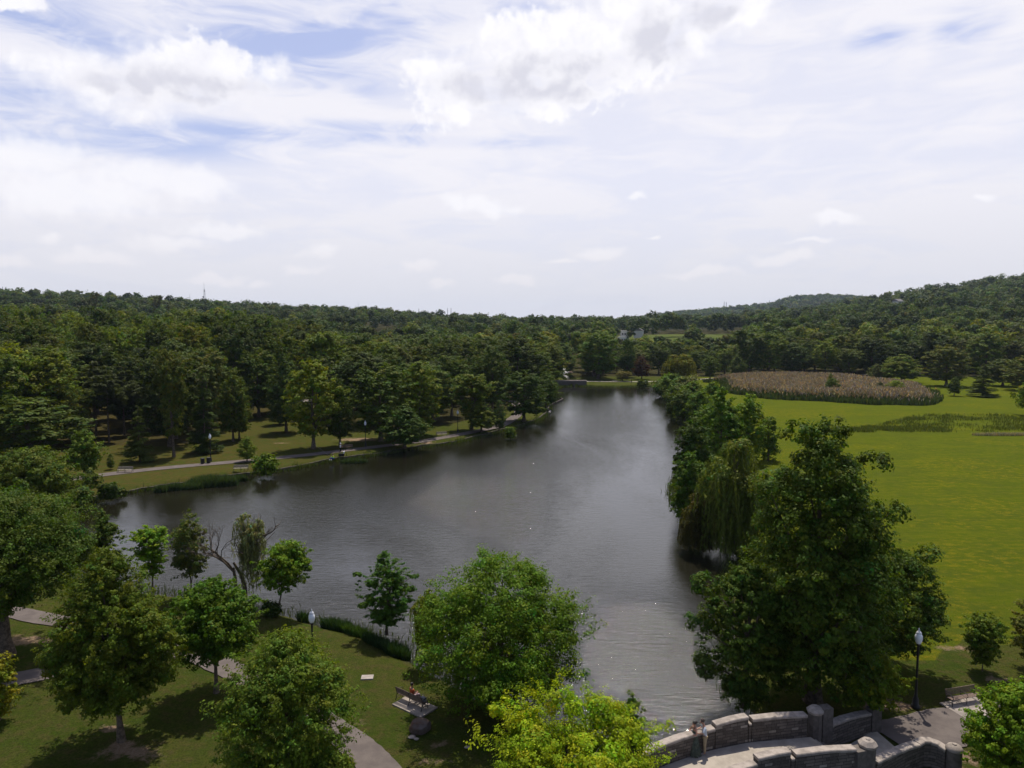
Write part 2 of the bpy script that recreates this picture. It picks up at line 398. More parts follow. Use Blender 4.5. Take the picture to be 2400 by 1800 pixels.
def soilv(X, Y):
    r = np.zeros(np.shape(X))
    for (px, py, rx, ry) in SOIL:
        q = P(px, py); r = np.maximum(r, np.exp(-(((X-q[0])/rx)**2+((Y-q[1])/ry)**2)))
    return r
soil = soilv(GX, GY)
bare_left = sstep(PXg, 1290, 300)*ok*(GX < 0)*(GY > 85)*(GY < 300)
def ground_material():
    m = bpy.data.materials.new('ground'); m.use_nodes = True; N = NT(m.node_tree); b = N.n['Principled BSDF']
    t = N.node('ShaderNodeTexCoord').outputs['Object']
    nA = N.noise(t, .12, 5, .6); nB = N.noise(t, 1.3, 6, .65); nC = N.noise(t, 9., 4, .7); nD = N.noise(t, .5, 5, .6)
    grass = N.mix(N.ss(nA, .38, .62), (.046, .072, .010), (.068, .078, .015))
    grass = N.mix(N.ss(nB, .42, .7), grass, (.085, .070, .026))
    grass = N.mix(N.ss(nC, .35, .7, 0, .75), grass, (.026, .034, .009)); grass = N.mix(N.ss(N.noise(t, 3.2, 6, .75), .48, .72, 0, .7), grass, (.085, .082, .022)); grass = N.mix(N.ss(N.noise(t, .33, 5, .7), .5, .68, 0, .6), grass, (.034, .056, .010))
    # meadow: fresh green with drifts of yellow flowers
    tm = N.v('MULTIPLY', t, (1, 1.6, 1))
    mA = N.noise(tm, .045, 4, .6, .5); mB = N.noise(tm, .9, 6, .7); mC = N.noise(t, 5.5, 5, .75); mS = N.noise(N.v('MULTIPLY', t, (.12, .9, 1)), 1., 5, .65)
    md = N.mix(N.ss(mS, .38, .62), (.066, .092, .007), (.092, .106, .008))
    md = N.mix(N.ss(mC, .35, .75, 0, .6), md, (.056, .078, .008))
    md = N.mix(N.ss(N.noise(tm, .16, 6, .72), .40, .64, 0, .8), md, (.058, .078, .010)); md = N.mix(N.ss(mB, .42, .7, 0, .55), md, (.112, .112, .013))
    fl = N.m('MULTIPLY', N.m('MULTIPLY', N.ss(mA, .46, .62), N.ss(mB, .45, .66)), N.ss(mC, .42, .58))
    md = N.mix(N.m('MULTIPLY', fl, .8), md, (.20, .155, .010))
    edge = N.m('ADD', N.attr('meadow'), N.m('MULTIPLY', N.m('SUBTRACT', nD, .5), .7))
    c = N.mix(N.ss(edge, .3, .7), grass, md)
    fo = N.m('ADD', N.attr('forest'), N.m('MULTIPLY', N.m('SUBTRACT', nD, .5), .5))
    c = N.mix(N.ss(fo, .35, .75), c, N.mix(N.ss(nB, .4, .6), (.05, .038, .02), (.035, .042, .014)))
    lb = N.m('MULTIPLY', N.attr('dry'), N.ss(nD, .38, .62, .2, .9))
    c = N.mix(N.m('MULTIPLY', lb, .75), c, N.mix(N.ss(nB, .4, .65), (.066, .056, .014), (.085, .056, .021)))
    so_ = N.m('ADD', N.attr('soil'), N.m('MULTIPLY', N.m('SUBTRACT', N.noise(t, 1.1, 7, .75), .5), 2.2))
    c = N.mix(N.ss(so_, .45, .95), c, N.mix(N.ss(nC, .3, .7), (.19, .125, .075), (.27, .2, .14)))
    gf = N.attr('golf'); c = N.mix(gf, c, N.mix(N.ss(nA, .4, .6), (.062, .088, .02), (.09, .10, .03)))
    mud = N.attr('mud'); c = N.mix(mud, c, N.mix(N.ss(nC, .3, .7), (.05, .04, .022), (.10, .085, .06)))
    N.put(b.inputs['Base Color'], c); b.inputs['Roughness'].default_value = 1.; b.inputs['Specular IOR Level'].default_value = 0.
    bn = N.node('ShaderNodeBump'); bn.inputs['Strength'].default_value = 1.; bn.inputs['Distance'].default_value = .16
    N.l.new(N.m('ADD', N.noise(t, 6.5, 7, .8), N.m('MULTIPLY', nB, .6)), bn.inputs['Height']); N.l.new(bn.outputs[0], b.inputs['Normal'])
    return m
me = mesh_np('ground', Vg, Fg, ground_material(), smooth=True)
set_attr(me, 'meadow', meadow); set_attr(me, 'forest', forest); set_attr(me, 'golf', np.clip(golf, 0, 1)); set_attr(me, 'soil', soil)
set_attr(me, 'dry', bare_left); set_attr(me, 'mud', np.where(near, 1-sstep(np.where(inn, 0, sdist), .2, 1.0), 0))
tag(link('ground', me), kind='structure')

# ------------------------------------------------------------------ water
def water_material():
    m = bpy.data.materials.new('lake_water'); m.use_nodes = True; N = NT(m.node_tree); b = N.n['Principled BSDF']
    t = N.node('ShaderNodeTexCoord').outputs['Object']
    N.put(b.inputs['Base Color'], N.mix(N.ss(N.noise(t, .02, 3, .5), .4, .6), (.010, .0095, .005), (.013, .0125, .008)))
    b.inputs['Roughness'].default_value = .07; b.inputs['IOR'].default_value = 1.62
    rot = N.node('ShaderNodeMapping'); N.l.new(t, rot.inputs[0]); rot.inputs['Rotation'].default_value = (0, 0, R_(-7)); rot.inputs['Scale'].default_value = (.55, 1.9, 1)
    r2 = N.node('ShaderNodeMapping'); N.l.new(t, r2.inputs[0]); r2.inputs['Rotation'].default_value = (0, 0, R_(14)); r2.inputs['Scale'].default_value = (.7, 1.6, 1)
    wv = N.node('ShaderNodeTexWave', bands_direction='Y', wave_profile='SIN')
    N.l.new(rot.outputs[0], wv.inputs[0]); wv.inputs['Scale'].default_value = .62; wv.inputs['Distortion'].default_value = 4.5; wv.inputs['Detail'].default_value = 3; wv.inputs['Detail Scale'].default_value = 1.3
    n1_ = N.noise(rot.outputs[0], 1.5, 6, .62, .4); n2_ = N.noise(r2.outputs[0], 3.6, 5, .62, .2)
    wind = N.noise(N.v('MULTIPLY', t, (.05, .02, 1)), 1., 4, .6, .6)
    h = N.m('ADD', N.m('ADD', N.m('MULTIPLY', wv.outputs['Fac'], .05), N.m('MULTIPLY', n1_, .74)), N.m('MULTIPLY', n2_, .22))
    h = N.m('MULTIPLY', h, N.ss(wind, .34, .60, .45, 1.0))
    h = N.m('MULTIPLY', h, N.attr('calm'))
    bn = N.node('ShaderNodeBump'); bn.inputs['Strength'].default_value = 1.; bn.inputs['Distance'].default_value = .19
    N.l.new(h, bn.inputs['Height']); N.l.new(bn.outputs[0], b.inputs['Normal'])
    return m
wx = np.arange(-110, 131, 4.); wy = np.concatenate([[-14], np.arange(0, 340, 4.)])
WX, WY = np.meshgrid(wx, wy, indexing='ij'); ii = np.arange(WX.size).reshape(WX.shape)
ds = dist_poly(WX, WY, SH)
me = mesh_np('lake_water', np.stack([WX.ravel(), WY.ravel(), np.full(WX.size, -.6)], 1),
             np.stack([ii[:-1, :-1], ii[1:, :-1], ii[1:, 1:], ii[:-1, 1:]], -1).reshape(-1, 4), water_material())
# sheltered water lies calm beside the wooded left bank and at the far end, rippled in the open middle
calm = .30+.70*sstep(ds, 5, 24); calm *= np.where(WX < -8, .30+.70*sstep(-WX, 55, 8)*1., 1.); calm *= 1-.7*sstep(WY, 175, 240); calm = np.maximum(calm, .85*sstep(WY, 75, 50))
set_attr(me, 'calm', calm)
tag(link('lake_water', me), kind='structure')

# ------------------------------------------------------------------ paths
def asphalt_material(name, c1, c2):
    m = bpy.data.materials.new(name); m.use_nodes = True; N = NT(m.node_tree); b = N.n['Principled BSDF']
    t = N.node('ShaderNodeTexCoord').outputs['Object']
    c = N.mix(N.ss(N.noise(t, .8, 6, .65), .35, .65), c1, c2); c = N.mix(N.ss(N.noise(t, 40, 3, .7), .3, .8, 0, .4), c, tuple(x*.6 for x in c1))
    N.put(b.inputs['Base Color'], c); b.inputs['Roughness'].default_value = .95; b.inputs['Specular IOR Level'].default_value = .15; return m
M['asph'] = asphalt_material('path_asphalt', (.105, .088, .080), (.145, .122, .108))
M['asph_pale'] = asphalt_material('path_pale', (.22, .195, .165), (.28, .25, .21))
def catmull(Q, k=8):
    Q = [np.array(q, float) for q in Q]; Q = [2*Q[0]-Q[1]]+Q+[2*Q[-1]-Q[-2]]; out = []
    for i in range(1, len(Q)-2):
        for j in range(k):
            t = j/k; p0, p1, p2, p3 = Q[i-1:i+3]
            out.append(.5*((2*p1)+(-p0+p2)*t+(2*p0-5*p1+4*p2-p3)*t*t+(-p0+3*p1-3*p2+p3)*t**3))
    out.append(Q[-2]); return np.array(out)
def ribbon(name, Q, width, m, z=.03, jit=.12, seed=1):
    C = catmull(Q, 10); T = np.gradient(C, axis=0); T /= np.linalg.norm(T, axis=1)[:, None]; Nn = np.stack([-T[:, 1], T[:, 0]], 1)
    r = np.random.RandomState(seed); n = len(C)
    wl = width/2+np.convolve(r.normal(0, jit, n+4), np.ones(5)/5, 'valid'); wr = width/2+np.convolve(r.normal(0, jit, n+4), np.ones(5)/5, 'valid')
    V = []
    for (sgn, wd) in ((1, wl), (-1, wr)): V.append(np.concatenate([C+Nn*sgn*wd[:, None], np.full((n, 1), z)], 1))
    V = np.concatenate(V); F = [(i, i+n, i+n+1, i+1) for i in range(n-1)]
    return tag(link(name, mesh_np(name, V, F, m)), kind='structure')
ribbon('path', pl([(60, 1140), (174, 1122), (250, 1112), (362, 1099), (475, 1089), (579, 1080), (723, 1066), (808, 1056), (917, 1043), (989, 1034), (1062, 1021), (1134, 1007), (1181, 994), (1214, 970), (1216, 953), (1195, 940), (1150, 930)], 0), 2.5, M['asph'])
ribbon('path', pl([(-160, 1390), (0, 1428), (119, 1452), (260, 1478), (416, 1524), (521, 1560), (640, 1625), (740, 1680), (820, 1735), (880, 1790), (960, 1880)], 0), 1.75, M['asph'], seed=2)
ribbon('path', pl([(-60, 1600), (60, 1588), (184, 1556), (300, 1510), (360, 1505)], 0), 2.0, M['asph'], z=.026, seed=3)
ribbon('path', pl([(1300, 895), (1376, 894), (1440, 894.5), (1536, 894), (1640, 889), (1720, 884), (1850, 880), (2000, 878), (2150, 877)], 0), 3.2, M['asph_pale'], seed=4, jit=.05)
ribbon('path', [(20.2, 36.0), (22.6, 36.9), (26.2, 37.9), (32, 38.8), (40, 39)], 3.3, M['asph'], seed=5)
ribbon('road', pl([(380, 952), (440, 950), (520, 947), (640, 943), (720, 939), (800, 934)], 0), 7, M['asph_pale'], seed=6)

# ------------------------------------------------------------------ stone bridge
def stone_material(name, dark=1.0):
    m = bpy.data.materials.new(name); m.use_nodes = True; N = NT(m.node_tree); b = N.n['Principled BSDF']
    uvn = N.node('ShaderNodeUVMap').outputs[0]; t = N.node('ShaderNodeTexCoord').outputs['Object']
    def brick(off):
        br = N.node('ShaderNodeTexBrick'); N.l.new(uvn, br.inputs[0]); br.offset = .37; br.squash = 1.4; br.squash_frequency = 3
        br.inputs['Scale'].default_value = 1.; br.inputs['Mortar Size'].default_value = .016; br.inputs['Mortar Smooth'].default_value = .4
        br.inputs['Brick Width'].default_value = .42; br.inputs['Row Height'].default_value = .155; br.inputs['Bias'].default_value = off
        br.inputs['Color1'].default_value = (1, 1, 1, 1); br.inputs['Color2'].default_value = (0, 0, 0, 1); br.inputs['Mortar'].default_value = (.45, .45, .45, 1)
        return br
    br = brick(0.); f = br.outputs['Color']
    c = N.mix(f, (.06*dark, .051*dark, .044*dark), (.19*dark, .162*dark, .138*dark))
    c = N.mix(N.ss(f, .965, .985), c, (.36, .32, .27))
    c = N.mix(N.ss(N.noise(t, 1.4, 5, .65), .35, .7, 0, .6), c, (.065, .052, .042))
    c = N.mix(br.outputs['Fac'], c, (.035, .030, .026))
    c = N.mix(N.ss(N.noise(t, 12, 4, .7), .3, .7, 0, .3), c, (.20, .175, .15))
    N.put(b.inputs['Base Color'], c); b.inputs['Roughness'].default_value = .95; b.inputs['Specular IOR Level'].default_value = .15
    bn = N.node('ShaderNodeBump'); bn.inputs['Strength'].default_value = .8; bn.inputs['Distance'].default_value = .03
    N.l.new(N.m('ADD', N.m('MULTIPLY', br.outputs['Fac'], -1.), N.m('MULTIPLY', N.noise(t, 14, 4, .7), .6)), bn.inputs['Height']); N.l.new(bn.outputs[0], b.inputs['Normal'])
    return m
M['stone'] = stone_material('ashlar_stone')
def resample(Q, n):
    Q = np.array(Q, float); d = np.r_[0, np.cumsum(np.linalg.norm(np.diff(Q[:, :2], axis=0), axis=1))]
    t = np.linspace(0, d[-1], n); return np.stack([np.interp(t, d, Q[:, k]) for k in range(Q.shape[1])], 1), t
def wall(name, Q, th, side, m, parent, zb=-1.5, n=None, arch=None, u0=0.):
    """Q rows (x, y, ztop): inner-face line; wall grows by th to side (+1 = left of travel)"""
    Q, t = resample(Q, n or max(2, int(len(Q)*5))); n = len(Q)
    T = np.gradient(Q[:, :2], axis=0); T /= np.linalg.norm(T, axis=1)[:, None]; Nn = np.stack([-T[:, 1], T[:, 0]], 1)*side
    zbv = np.full(n, float(zb)) if not callable(zb) else np.array([zb(q[0]) for q in Q])
    if arch is not None: zbv = np.array([arch(q[0], z0) for q, z0 in zip(Q, zbv)])
    out = Q[:, :2]+Nn*th; V = []; U = []
    def row(xy, z, u):
        V.append(np.c_[xy, z]); U.append(u)
    row(Q[:, :2], zbv, np.c_[t+u0, zbv]); row(Q[:, :2], Q[:, 2], np.c_[t+u0, Q[:, 2]])      # inner
    row(out, Q[:, 2], np.c_[t+u0, Q[:, 2]]); row(out, zbv, np.c_[t+u0, zbv])              # outer
    row(Q[:, :2], Q[:, 2], np.c_[t, np.zeros(n)]); row(out, Q[:, 2], np.c_[t, np.full(n, th)])  # top
    row(Q[:, :2], zbv, np.c_[t, np.zeros(n)]); row(out, zbv, np.c_[t, np.full(n, th)])
    V = np.concatenate(V); U = np.concatenate(U); F = []
    for a in (0, 2, 4, 6):
        for i in range(n-1): F.append((a*n+i, a*n+i+1, (a+1)*n+i+1, (a+1)*n+i))
    k = len(V)
    for i in (0, n-1):
        e = np.array([V[i], V[n+i], V[2*n+i], V[3*n+i]]); V = np.concatenate([V, e]); U = np.concatenate([U, [(0, e[0][2]), (0, e[1][2]), (th, e[1][2]), (th, e[0][2])]])
        F.append((k, k+1, k+2, k+3)); k += 4
    me = mesh_np(name, V, F, m, uv=U); return link(name, me, parent)
def coping(Q, th, side, parent, over=.05, h=.13):
    Q, t = resample(Q, max(8, len(Q)*6)); n = len(Q); T = np.gradient(Q[:, :2], axis=0); T /= np.linalg.norm(T, axis=1)[:, None]; Nn = np.stack([-T[:, 1], T[:, 0]], 1)*side
    rows = [(-over, 0), (-over, h*.7), (-over+.03, h), (th+over-.03, h), (th+over, h*.7), (th+over, 0)]
    V = np.concatenate([np.c_[Q[:, :2]+Nn*o, Q[:, 2]+dz+.002] for o, dz in rows]); F = []; k = len(rows)
    for a in range(k):
        for i in range(n-1): b_ = (a+1) % k; F.append((a*n+i, a*n+i+1, b_*n+i+1, b_*n+i))
    me = bpy.data.meshes.new('coping'); me.from_pydata([tuple(v) for v in V], [], F+[tuple(a*n for a in range(k)), tuple(a*n+n-1 for a in reversed(range(k)))]); me.materials.append(M['coping']); me.update()
    bm = bmesh.new(); bm.from_mesh(me); bmesh.ops.recalc_face_normals(bm, faces=bm.faces); bm.to_mesh(me); bm.free()
    return link('coping', me, parent)
BR = empty('stone_footbridge', (0, 0, 0)); tag(BR, 'grey ashlar stone footbridge with stepped parapets over the near end of the lake', 'bridge')
Fl = [(-1.2, 26.2, .1), (1.5, 28.5, .45), (5.34, 31.2, .85), (7.37, 32.35, 1.03), (9.55, 33.2, 1.18), (11.8, 33.85, 1.22), (15.2, 34.55, 1.08)]
Nl = [(.6, 24.2, .1), (3.3, 26.4, .45), (6.9, 28.95, .85), (8.6, 29.95, 1.03), (10.4, 30.75, 1.18), (12.5, 31.3, 1.22), (16.0, 32.0, 1.08)]
Fr, _ = resample(Fl, 40); Nr, _ = resample(Nl, 40)
V = []; F = []
for a, b_ in zip(Fr, Nr): V += [(a[0], a[1], a[2]), (b_[0], b_[1], b_[2]), (b_[0], b_[1], b_[2]-.3), (a[0], a[1], a[2]-.3)]
for i in range(39):
    o = i*4; F += [(o, o+1, o+5, o+4), (o+3, o+7, o+6, o+2)]
F.append((156, 157, 158, 159))
link('deck', mesh_np('deck', V, F, M['deckc']), BR)
arch = lambda x, z0: (z0 if abs(x-8.2) > 4.2 else -.9+1.35*math.sqrt(max(0, 1-((x-8.2)/4.2)**2)))
def sub(Q, x0, x1, zt):
    """part of a line between two x, with top heights by x"""
    Q, _ = resample(Q, 400); Q = Q[(Q[:, 0] >= x0) & (Q[:, 0] <= x1)]; Q = Q[np.linspace(0, len(Q)-1, 14).astype(int)].copy()
    xs, zs = zip(*zt); Q[:, 2] = np.interp(Q[:, 0], xs, zs); return Q
TH = .36
for (line, side, segs) in ((Fl, 1, [(-1.2, 9.95, [(-1.2, .9), (1.5, 1.25), (5, 1.75), (8, 2.04), (9.95, 2.14)]), (9.96, 11.78, [(9.9, 2.30), (10.9, 2.42), (11.8, 2.44)]), (11.79, 11.95, [(11, 2.1), (12, 2.1)]), (11.96, 15.0, [(11.9, 2.28), (13.4, 2.27), (15, 2.14)])]),
                           (Nl, -1, [(.6, 10.98, [(.6, .9), (3.3, 1.25), (7, 1.75), (9.5, 2.02), (11, 2.1)]), (10.99, 12.7, [(11, 2.36), (12, 2.42), (12.8, 2.42)]), (12.71, 12.9, [(12, 2.1), (13, 2.1)]), (12.91, 16.0, [(12.9, 2.26), (14.5, 2.25), (16.1, 2.12)])])):
    for (x0, x1, zt) in segs:
        Q = sub(line, x0, x1, zt)
        wo_ = wall('parapet', Q, TH, side, M['stone'], BR, arch=arch, n=28, u0=x0)
        if x1-x0 > .5: coping(Q, TH, side, wo_)
        else: coping(Q, TH, side, wo_, over=.03, h=.09)
def pier(x, y, ztop_, rz, parent, r=.40):
    b = MB(); k = 8
    b.lathe([(r, -1.5), (r, ztop_-.5), (r+.0, ztop_-.32)], 8, smooth=False); 
    o = b.build('pier', M['stone_p'], parent, loc=(x, y, 0), rz=rz)
    c = MB(); c.lathe([(r+.06, ztop_-.318), (r+.08, ztop_-.2), (r*.72, ztop_-.03), (r*.40, ztop_), ], 8, smooth=False)
    c.lathe([(.10, ztop_+.002), (.11, ztop_+.03), (.05, ztop_+.06)], 8, smooth=False)
    c.build('pier_cap', M['coping'], o)
def stone_box(name, c, size, rz, parent, m='stone_p'):
    return MB().box((0, 0, 0), size).build(name, M[m], parent, loc=c, rz=rz)
M['stone_p'] = mat('pier_stone', (.15, .13, .112), .95, .15, col2=(.10, .086, .074), scale=3.5, bump=.7, bscale=9)
ang = math.atan2(.28, .96)
pier(15.55, 34.95, 2.5, .2, BR, .35)
stone_box('pier_shoulder', (16.15, 35.15, .55), (.62, .5, 3.6), ang, BR)
pier(16.75, 31.95, 2.55, .2, BR, .36)
stone_box('pier_shoulder', (16.22, 31.78, .55), (.5, .55, 3.3), ang, BR)
# flight of steps, landing, flared lower walls
fd = np.array((math.cos(ang), math.sin(ang)))
s0, s1 = np.array((15.2, 34.55)), np.array((16.0, 32.0))
st_ = MB()
for i in range(6):
    a = s0+fd*(.3*i); b_ = s1+fd*(.3*i); z = 1.08-.17*(i+1); e = fd*.31
    q = [a, b_, b_+e, a+e]
    st_.add([(p[0], p[1], z) for p in q]+[(p[0], p[1], z-.5) for p in q], [(0, 1, 2, 3), (0, 4, 5, 1), (1, 5, 6, 2), (2, 6, 7, 3), (3, 7, 4, 0)])
st_.build('steps', M['deckc'], BR)
q = [s0+fd*1.8, s1+fd*1.8, (20.1, 34.3), (19.7, 36.9)]
MB().add([(p[0], p[1], .07) for p in q]+[(p[0], p[1], -.3) for p in q], [(0, 1, 2, 3), (0, 4, 5, 1), (1, 5, 6, 2), (2, 6, 7, 3), (3, 7, 4, 0)]).build('landing', M['deckc'], BR)
Q = [(16.4, 35.12, 1.22), (17.5, 35.75, 1.2), (18.6, 36.3, 1.12), (19.3, 36.6, 1.05)]
coping(Q, TH, 1, wall('parapet', Q, TH, 1, M['stone'], BR, n=20))
stone_box('end_block', (19.62, 36.95, .3), (.62, .5, 2.0), ang, BR)
Q = [(17.05, 32.25, 1.3), (18.2, 32.95, 1.25), (19.3, 33.6, 1.17), (20.1, 34.0, 1.1)]
coping(Q, TH, -1, wall('parapet', Q, TH, -1, M['stone'], BR, n=20))
Q = [(20.14, 34.02, 1.12), (20.5, 34.15, 1.2), (20.95, 34.12, 1.2), (21.35, 33.9, 1.13), (21.6, 33.6, 1.02)]
coping(Q, TH, -1, wall('parapet', Q, TH, -1, M['stone'], BR, n=20))
b = MB(); b.lathe([(.36, -1.5), (.36, 1.15)], 16); ep = b.build('end_post', M['stone_p'], BR, loc=(21.75, 33.35, 0))
b = MB(); b.lathe([(.38, 1.152), (.40, 1.22), (.30, 1.36), (.16, 1.42)], 16); b.lathe([(.12, 1.422), (.1, 1.47)], 12); b.build('cap', M['coping'], ep)
# abutment fill under the right end so that nothing floats
MB().box((0, 0, 0), (3.0, 2.3, 2.0)).build('abutment', M['stone_p'], BR, loc=(14.6, 33.1, -.16), rz=.2)

# ------------------------------------------------------------------ far footbridge with two arches, weir beyond
fb0 = P(1343, 905, -.6); FBY = fb0[1]
FBr = empty('arched_footbridge', (fb0[0]-1.2, FBY+.3, 0)); tag(FBr, 'low grey stone footbridge with two small arches at the far end of the lake', 'bridge')
def arch_panel(y0, y1):
    V = []; F = []; xs = np.linspace(-7.2, 6.2, 90)
    for x in xs:
        zb = -1.2
        for cx in (.6, 2.5):
            if abs(x-cx) < .82: zb = -.55+.85*math.sqrt(1-((x-cx)/.82)**2)
        for (y, z) in ((y0, zb), (y0, 1.25), (y1, 1.25), (y1, zb)): V.append((x, y, z))
    for i in range(len(xs)-1):
        for k in range(4): o = i*4; F.append((o+k, o+4+k, o+4+(k+1) % 4, o+(k+1) % 4))
    F += [(0, 1, 2, 3), (len(V)-4, len(V)-3, len(V)-2, len(V)-1)]
    return V, F
for (a, b_) in ((-.25, .2), (2.5, 2.95)):
    V, F = arch_panel(a, b_); MB().add(V, F).build('spandrel_wall', M['stone_p'], FBr)
MB().box((-.5, 1.35, .45), (13.3, 2.28, .3)).build('deck', M['coping'], FBr)
MB().box((-.5, -.02, 1.33), (13.6, .6, .15)).box((-.5, 2.72, 1.33), (13.6, .6, .15)).build('coping', M['coping'], FBr)
WE = empty('weir', (fb0[0]+1.6, 322, 0)); tag(WE, 'small white cascade falling between rocks behind the far bridge', 'waterfall')
V = []; F = []; n = 14
for i in range(n):
    for j in range(n):
        u, v = i/(n-1), j/(n-1); V.append(((u-.5)*3.4+.4*math.sin(v*7), 3.2*v, -.5+2.2*(v**.8)+.25*math.sin(u*13+v*5)*(1-v)))
for i in range(n-1):
    for j in range(n-1): F.append((i*n+j, (i+1)*n+j, (i+1)*n+j+1, i*n+j+1))
MB().add(V, F, smooth=True).build('falling_water', M['foam'], WE)
def rock_mesh(name, seed, size, m, sub_=3):
    bm = bmesh.new(); bmesh.ops.create_icosphere(bm, subdivisions=sub_, radius=1.)
    r = np.random.RandomState(seed); dirs = r.normal(size=(9, 3)); dirs /= np.linalg.norm(dirs, axis=1)[:, None]; hs = r.uniform(.62, .9, 9)
    for v in bm.verts:
        p = np.array(v.co)
        for d, h in zip(dirs, hs):
            k = p@d
            if k > h: p = p-d*(k-h)*.85
        p += .03*np.sin(p*7+seed)
        v.co = Vector(p*np.array(size))
    me = bpy.data.meshes.new(name); bm.to_mesh(me); bm.free(); me.materials.append(m)
    return me
for i, (x, y, s) in enumerate(((-2.6, 1, 1.5), (2.7, .6, 1.3), (-1.9, 3.6, 1.4), (2.2, 3.8, 1.6))):
    link('rock', rock_mesh('rock', 20+i, (s, s*.9, s*.8), M['rock'], 2), WE, (x, y, -.2))

# ------------------------------------------------------------------ foliage machinery
def unit(r, n):
    d = r.normal(size=(n, 3)); return d/np.linalg.norm(d, axis=1)[:, None]
def leaves(pos, nrm, tip, L, Wd, tint):
    """diamond leaves -> V, F, tint per vertex"""
    tip = tip-nrm*np.sum(tip*nrm, 1)[:, None]; tip /= np.linalg.norm(tip, axis=1)[:, None]+1e-9
    sd_ = np.cross(nrm, tip); n = len(pos); V = np.empty((n, 4, 3))
    L = np.broadcast_to(L, (n,))[:, None]; Wd = np.broadcast_to(Wd, (n,))[:, None]
    V[:, 0] = pos-tip*L*.5; V[:, 2] = pos+tip*L*.5; V[:, 1] = pos+sd_*Wd*.5+nrm*Wd*.12; V[:, 3] = pos-sd_*Wd*.5+nrm*Wd*.12
    F = np.arange(n*4).reshape(n, 4); return V.reshape(-1, 3), F, np.repeat(tint, 4, axis=0)
def puff(r, C, RAD, n, s, up=.35, tv=.16, nsub=11, flat=.8, asp=.62, rnd=.55):
    """leaves of all lobes: C (k,3) centres, RAD (k,) radii"""
    k = len(C); wgt = RAD**2; wgt = wgt/wgt.sum(); li = r.choice(k, n, p=wgt)
    sdir = unit(r, k*nsub).reshape(k, nsub, 3); sdir[..., 2] = sdir[..., 2]*.9+.18
    ssz = r.uniform(.7, 1.25, (k, nsub)); si = r.randint(0, nsub, n)
    sub_ = sdir[li, si]; ball = unit(r, n)*(r.uniform(0, 1, n)**.45)[:, None]*ssz[li, si][:, None]
    off = sub_*.74+ball*.46; off[:, 2] *= flat
    pos = C[li]+off*RAD[li][:, None]
    nr = off*.55+ball*.75+unit(r, n)*rnd; nr[:, 2] += up; nr /= np.linalg.norm(nr, axis=1)[:, None]
    tip = unit(r, n); tip[:, 2] -= .35
    tl = r.normal(0, tv*.55, k)[li]+r.normal(0, tv*.5, (k, nsub))[li, si]+r.normal(0, tv, n)
    yl = r.normal(0, .10, (k, nsub))[li, si]+r.normal(0, .08, n)
    b_ = np.exp(tl); tint = np.stack([b_*(1+yl*1.5), b_, b_*(1-yl)], 1)
    sz = s*r.uniform(.5, 1.5, n)
    return leaves(pos, nr, tip, sz, sz*asp, np.clip(tint, .2, 3))
def sprays(r, H, Rr, cb, prof, n, s, up, tv, lean, asp, flat):
    """leafy twigs all through the crown, so that the boughs run into one another"""
    per = 22; k = max(20, n//per); t = r.uniform(0, 1, k*3); pp = np.array([prof(q) for q in t])
    t = t[r.uniform(0, 1, k*3) < pp+.05][:k]; k = len(t); pp = np.array([prof(q) for q in t])
    a = r.uniform(0, 6.283, k); bump = .96+.15*np.sin(a*3+t*9+H)+.12*np.sin(a*7-t*17)+.08*np.sin(a*13+t*29)
    rho = Rr*pp*bump*r.uniform(0, 1, k)**.42*.97; z = cb*H+(1-cb)*H*(.03+.95*t); ssz = max(.9*s, .055*Rr)*r.uniform(.7, 1.6, k)
    C = np.stack([rho*np.cos(a)+lean[0]*(z/H)**1.2, rho*np.sin(a)+lean[1]*(z/H)**1.2, z], 1)
    D_ = np.stack([np.cos(a), np.sin(a), (t-.35)*1.2], 1); i = r.randint(0, k, n)
    ball = unit(r, n)*(r.uniform(0, 1, n)**.5)[:, None]; off = ball*ssz[i][:, None]; off[:, 2] *= flat*.8
    off += D_[i]*(r.uniform(-.8, 1.2, n)*ssz[i])[:, None]*.8
    nr = D_[i]*.55+ball*.6+unit(r, n)*.55; nr[:, 2] += up; nr /= np.linalg.norm(nr, axis=1)[:, None]
    tip = D_[i]+unit(r, n); tip[:, 2] -= .35; b_ = np.exp(r.normal(0, tv*.6, k)[i]+r.normal(0, tv, n)); yl = r.normal(0, .09, k)[i]
    sz = s*r.uniform(.65, 1.3, n)
    return leaves(C[i]+off, nr, tip, sz, sz*asp, np.clip(np.stack([b_*(1+yl*1.5), b_, b_*(1-yl)], 1), .2, 3))
PROF = {
 'round': lambda t: math.sqrt(max(0, 1-(2*t-.92)**2*.85))*(1 if t < .9 else .8),
 'ovate': lambda t: (math.sin(math.pi*min(1, (t+.12)/1.12)**.75))**.7*.98,
 'vase': lambda t: .35+.75*t if t < .75 else .92*math.sqrt(max(0.03, 1-((t-.75)/.3)**2)),
 'cone': lambda t: (1-t)**.75*.98+.06,
 'flat': lambda t: .75+.3*t,
 'slim': lambda t: math.sin(math.pi*min(1, (t+.10)/1.1)**.85)**.6,
}
def make_lobes(r, H, Rr, cb, prof, n, lr):
    C = []; RD = []; z0 = cb*H; Hc = H-z0; i = 0; g = 0
    while len(C) < n and g < n*60:
        g += 1; t = r.uniform(0, 1); p = prof(t)
        if r.uniform() > p*1.0+.12: continue
        rad = Rr*lr*r.uniform(.65, 1.3)*(.55+.45*p); rad = min(rad, Hc*.3)
        rho = max(0, Rr*p-rad*.85)*(r.uniform(.12, 1.06)**.45)
        a = i*2.39996+r.uniform(-.5, .5); z = z0+rad*.6+(Hc-rad*1.35)*t
        C.append((rho*math.cos(a), rho*math.sin(a), z)); RD.append(rad); i += 1
    return np.array(C), np.array(RD)
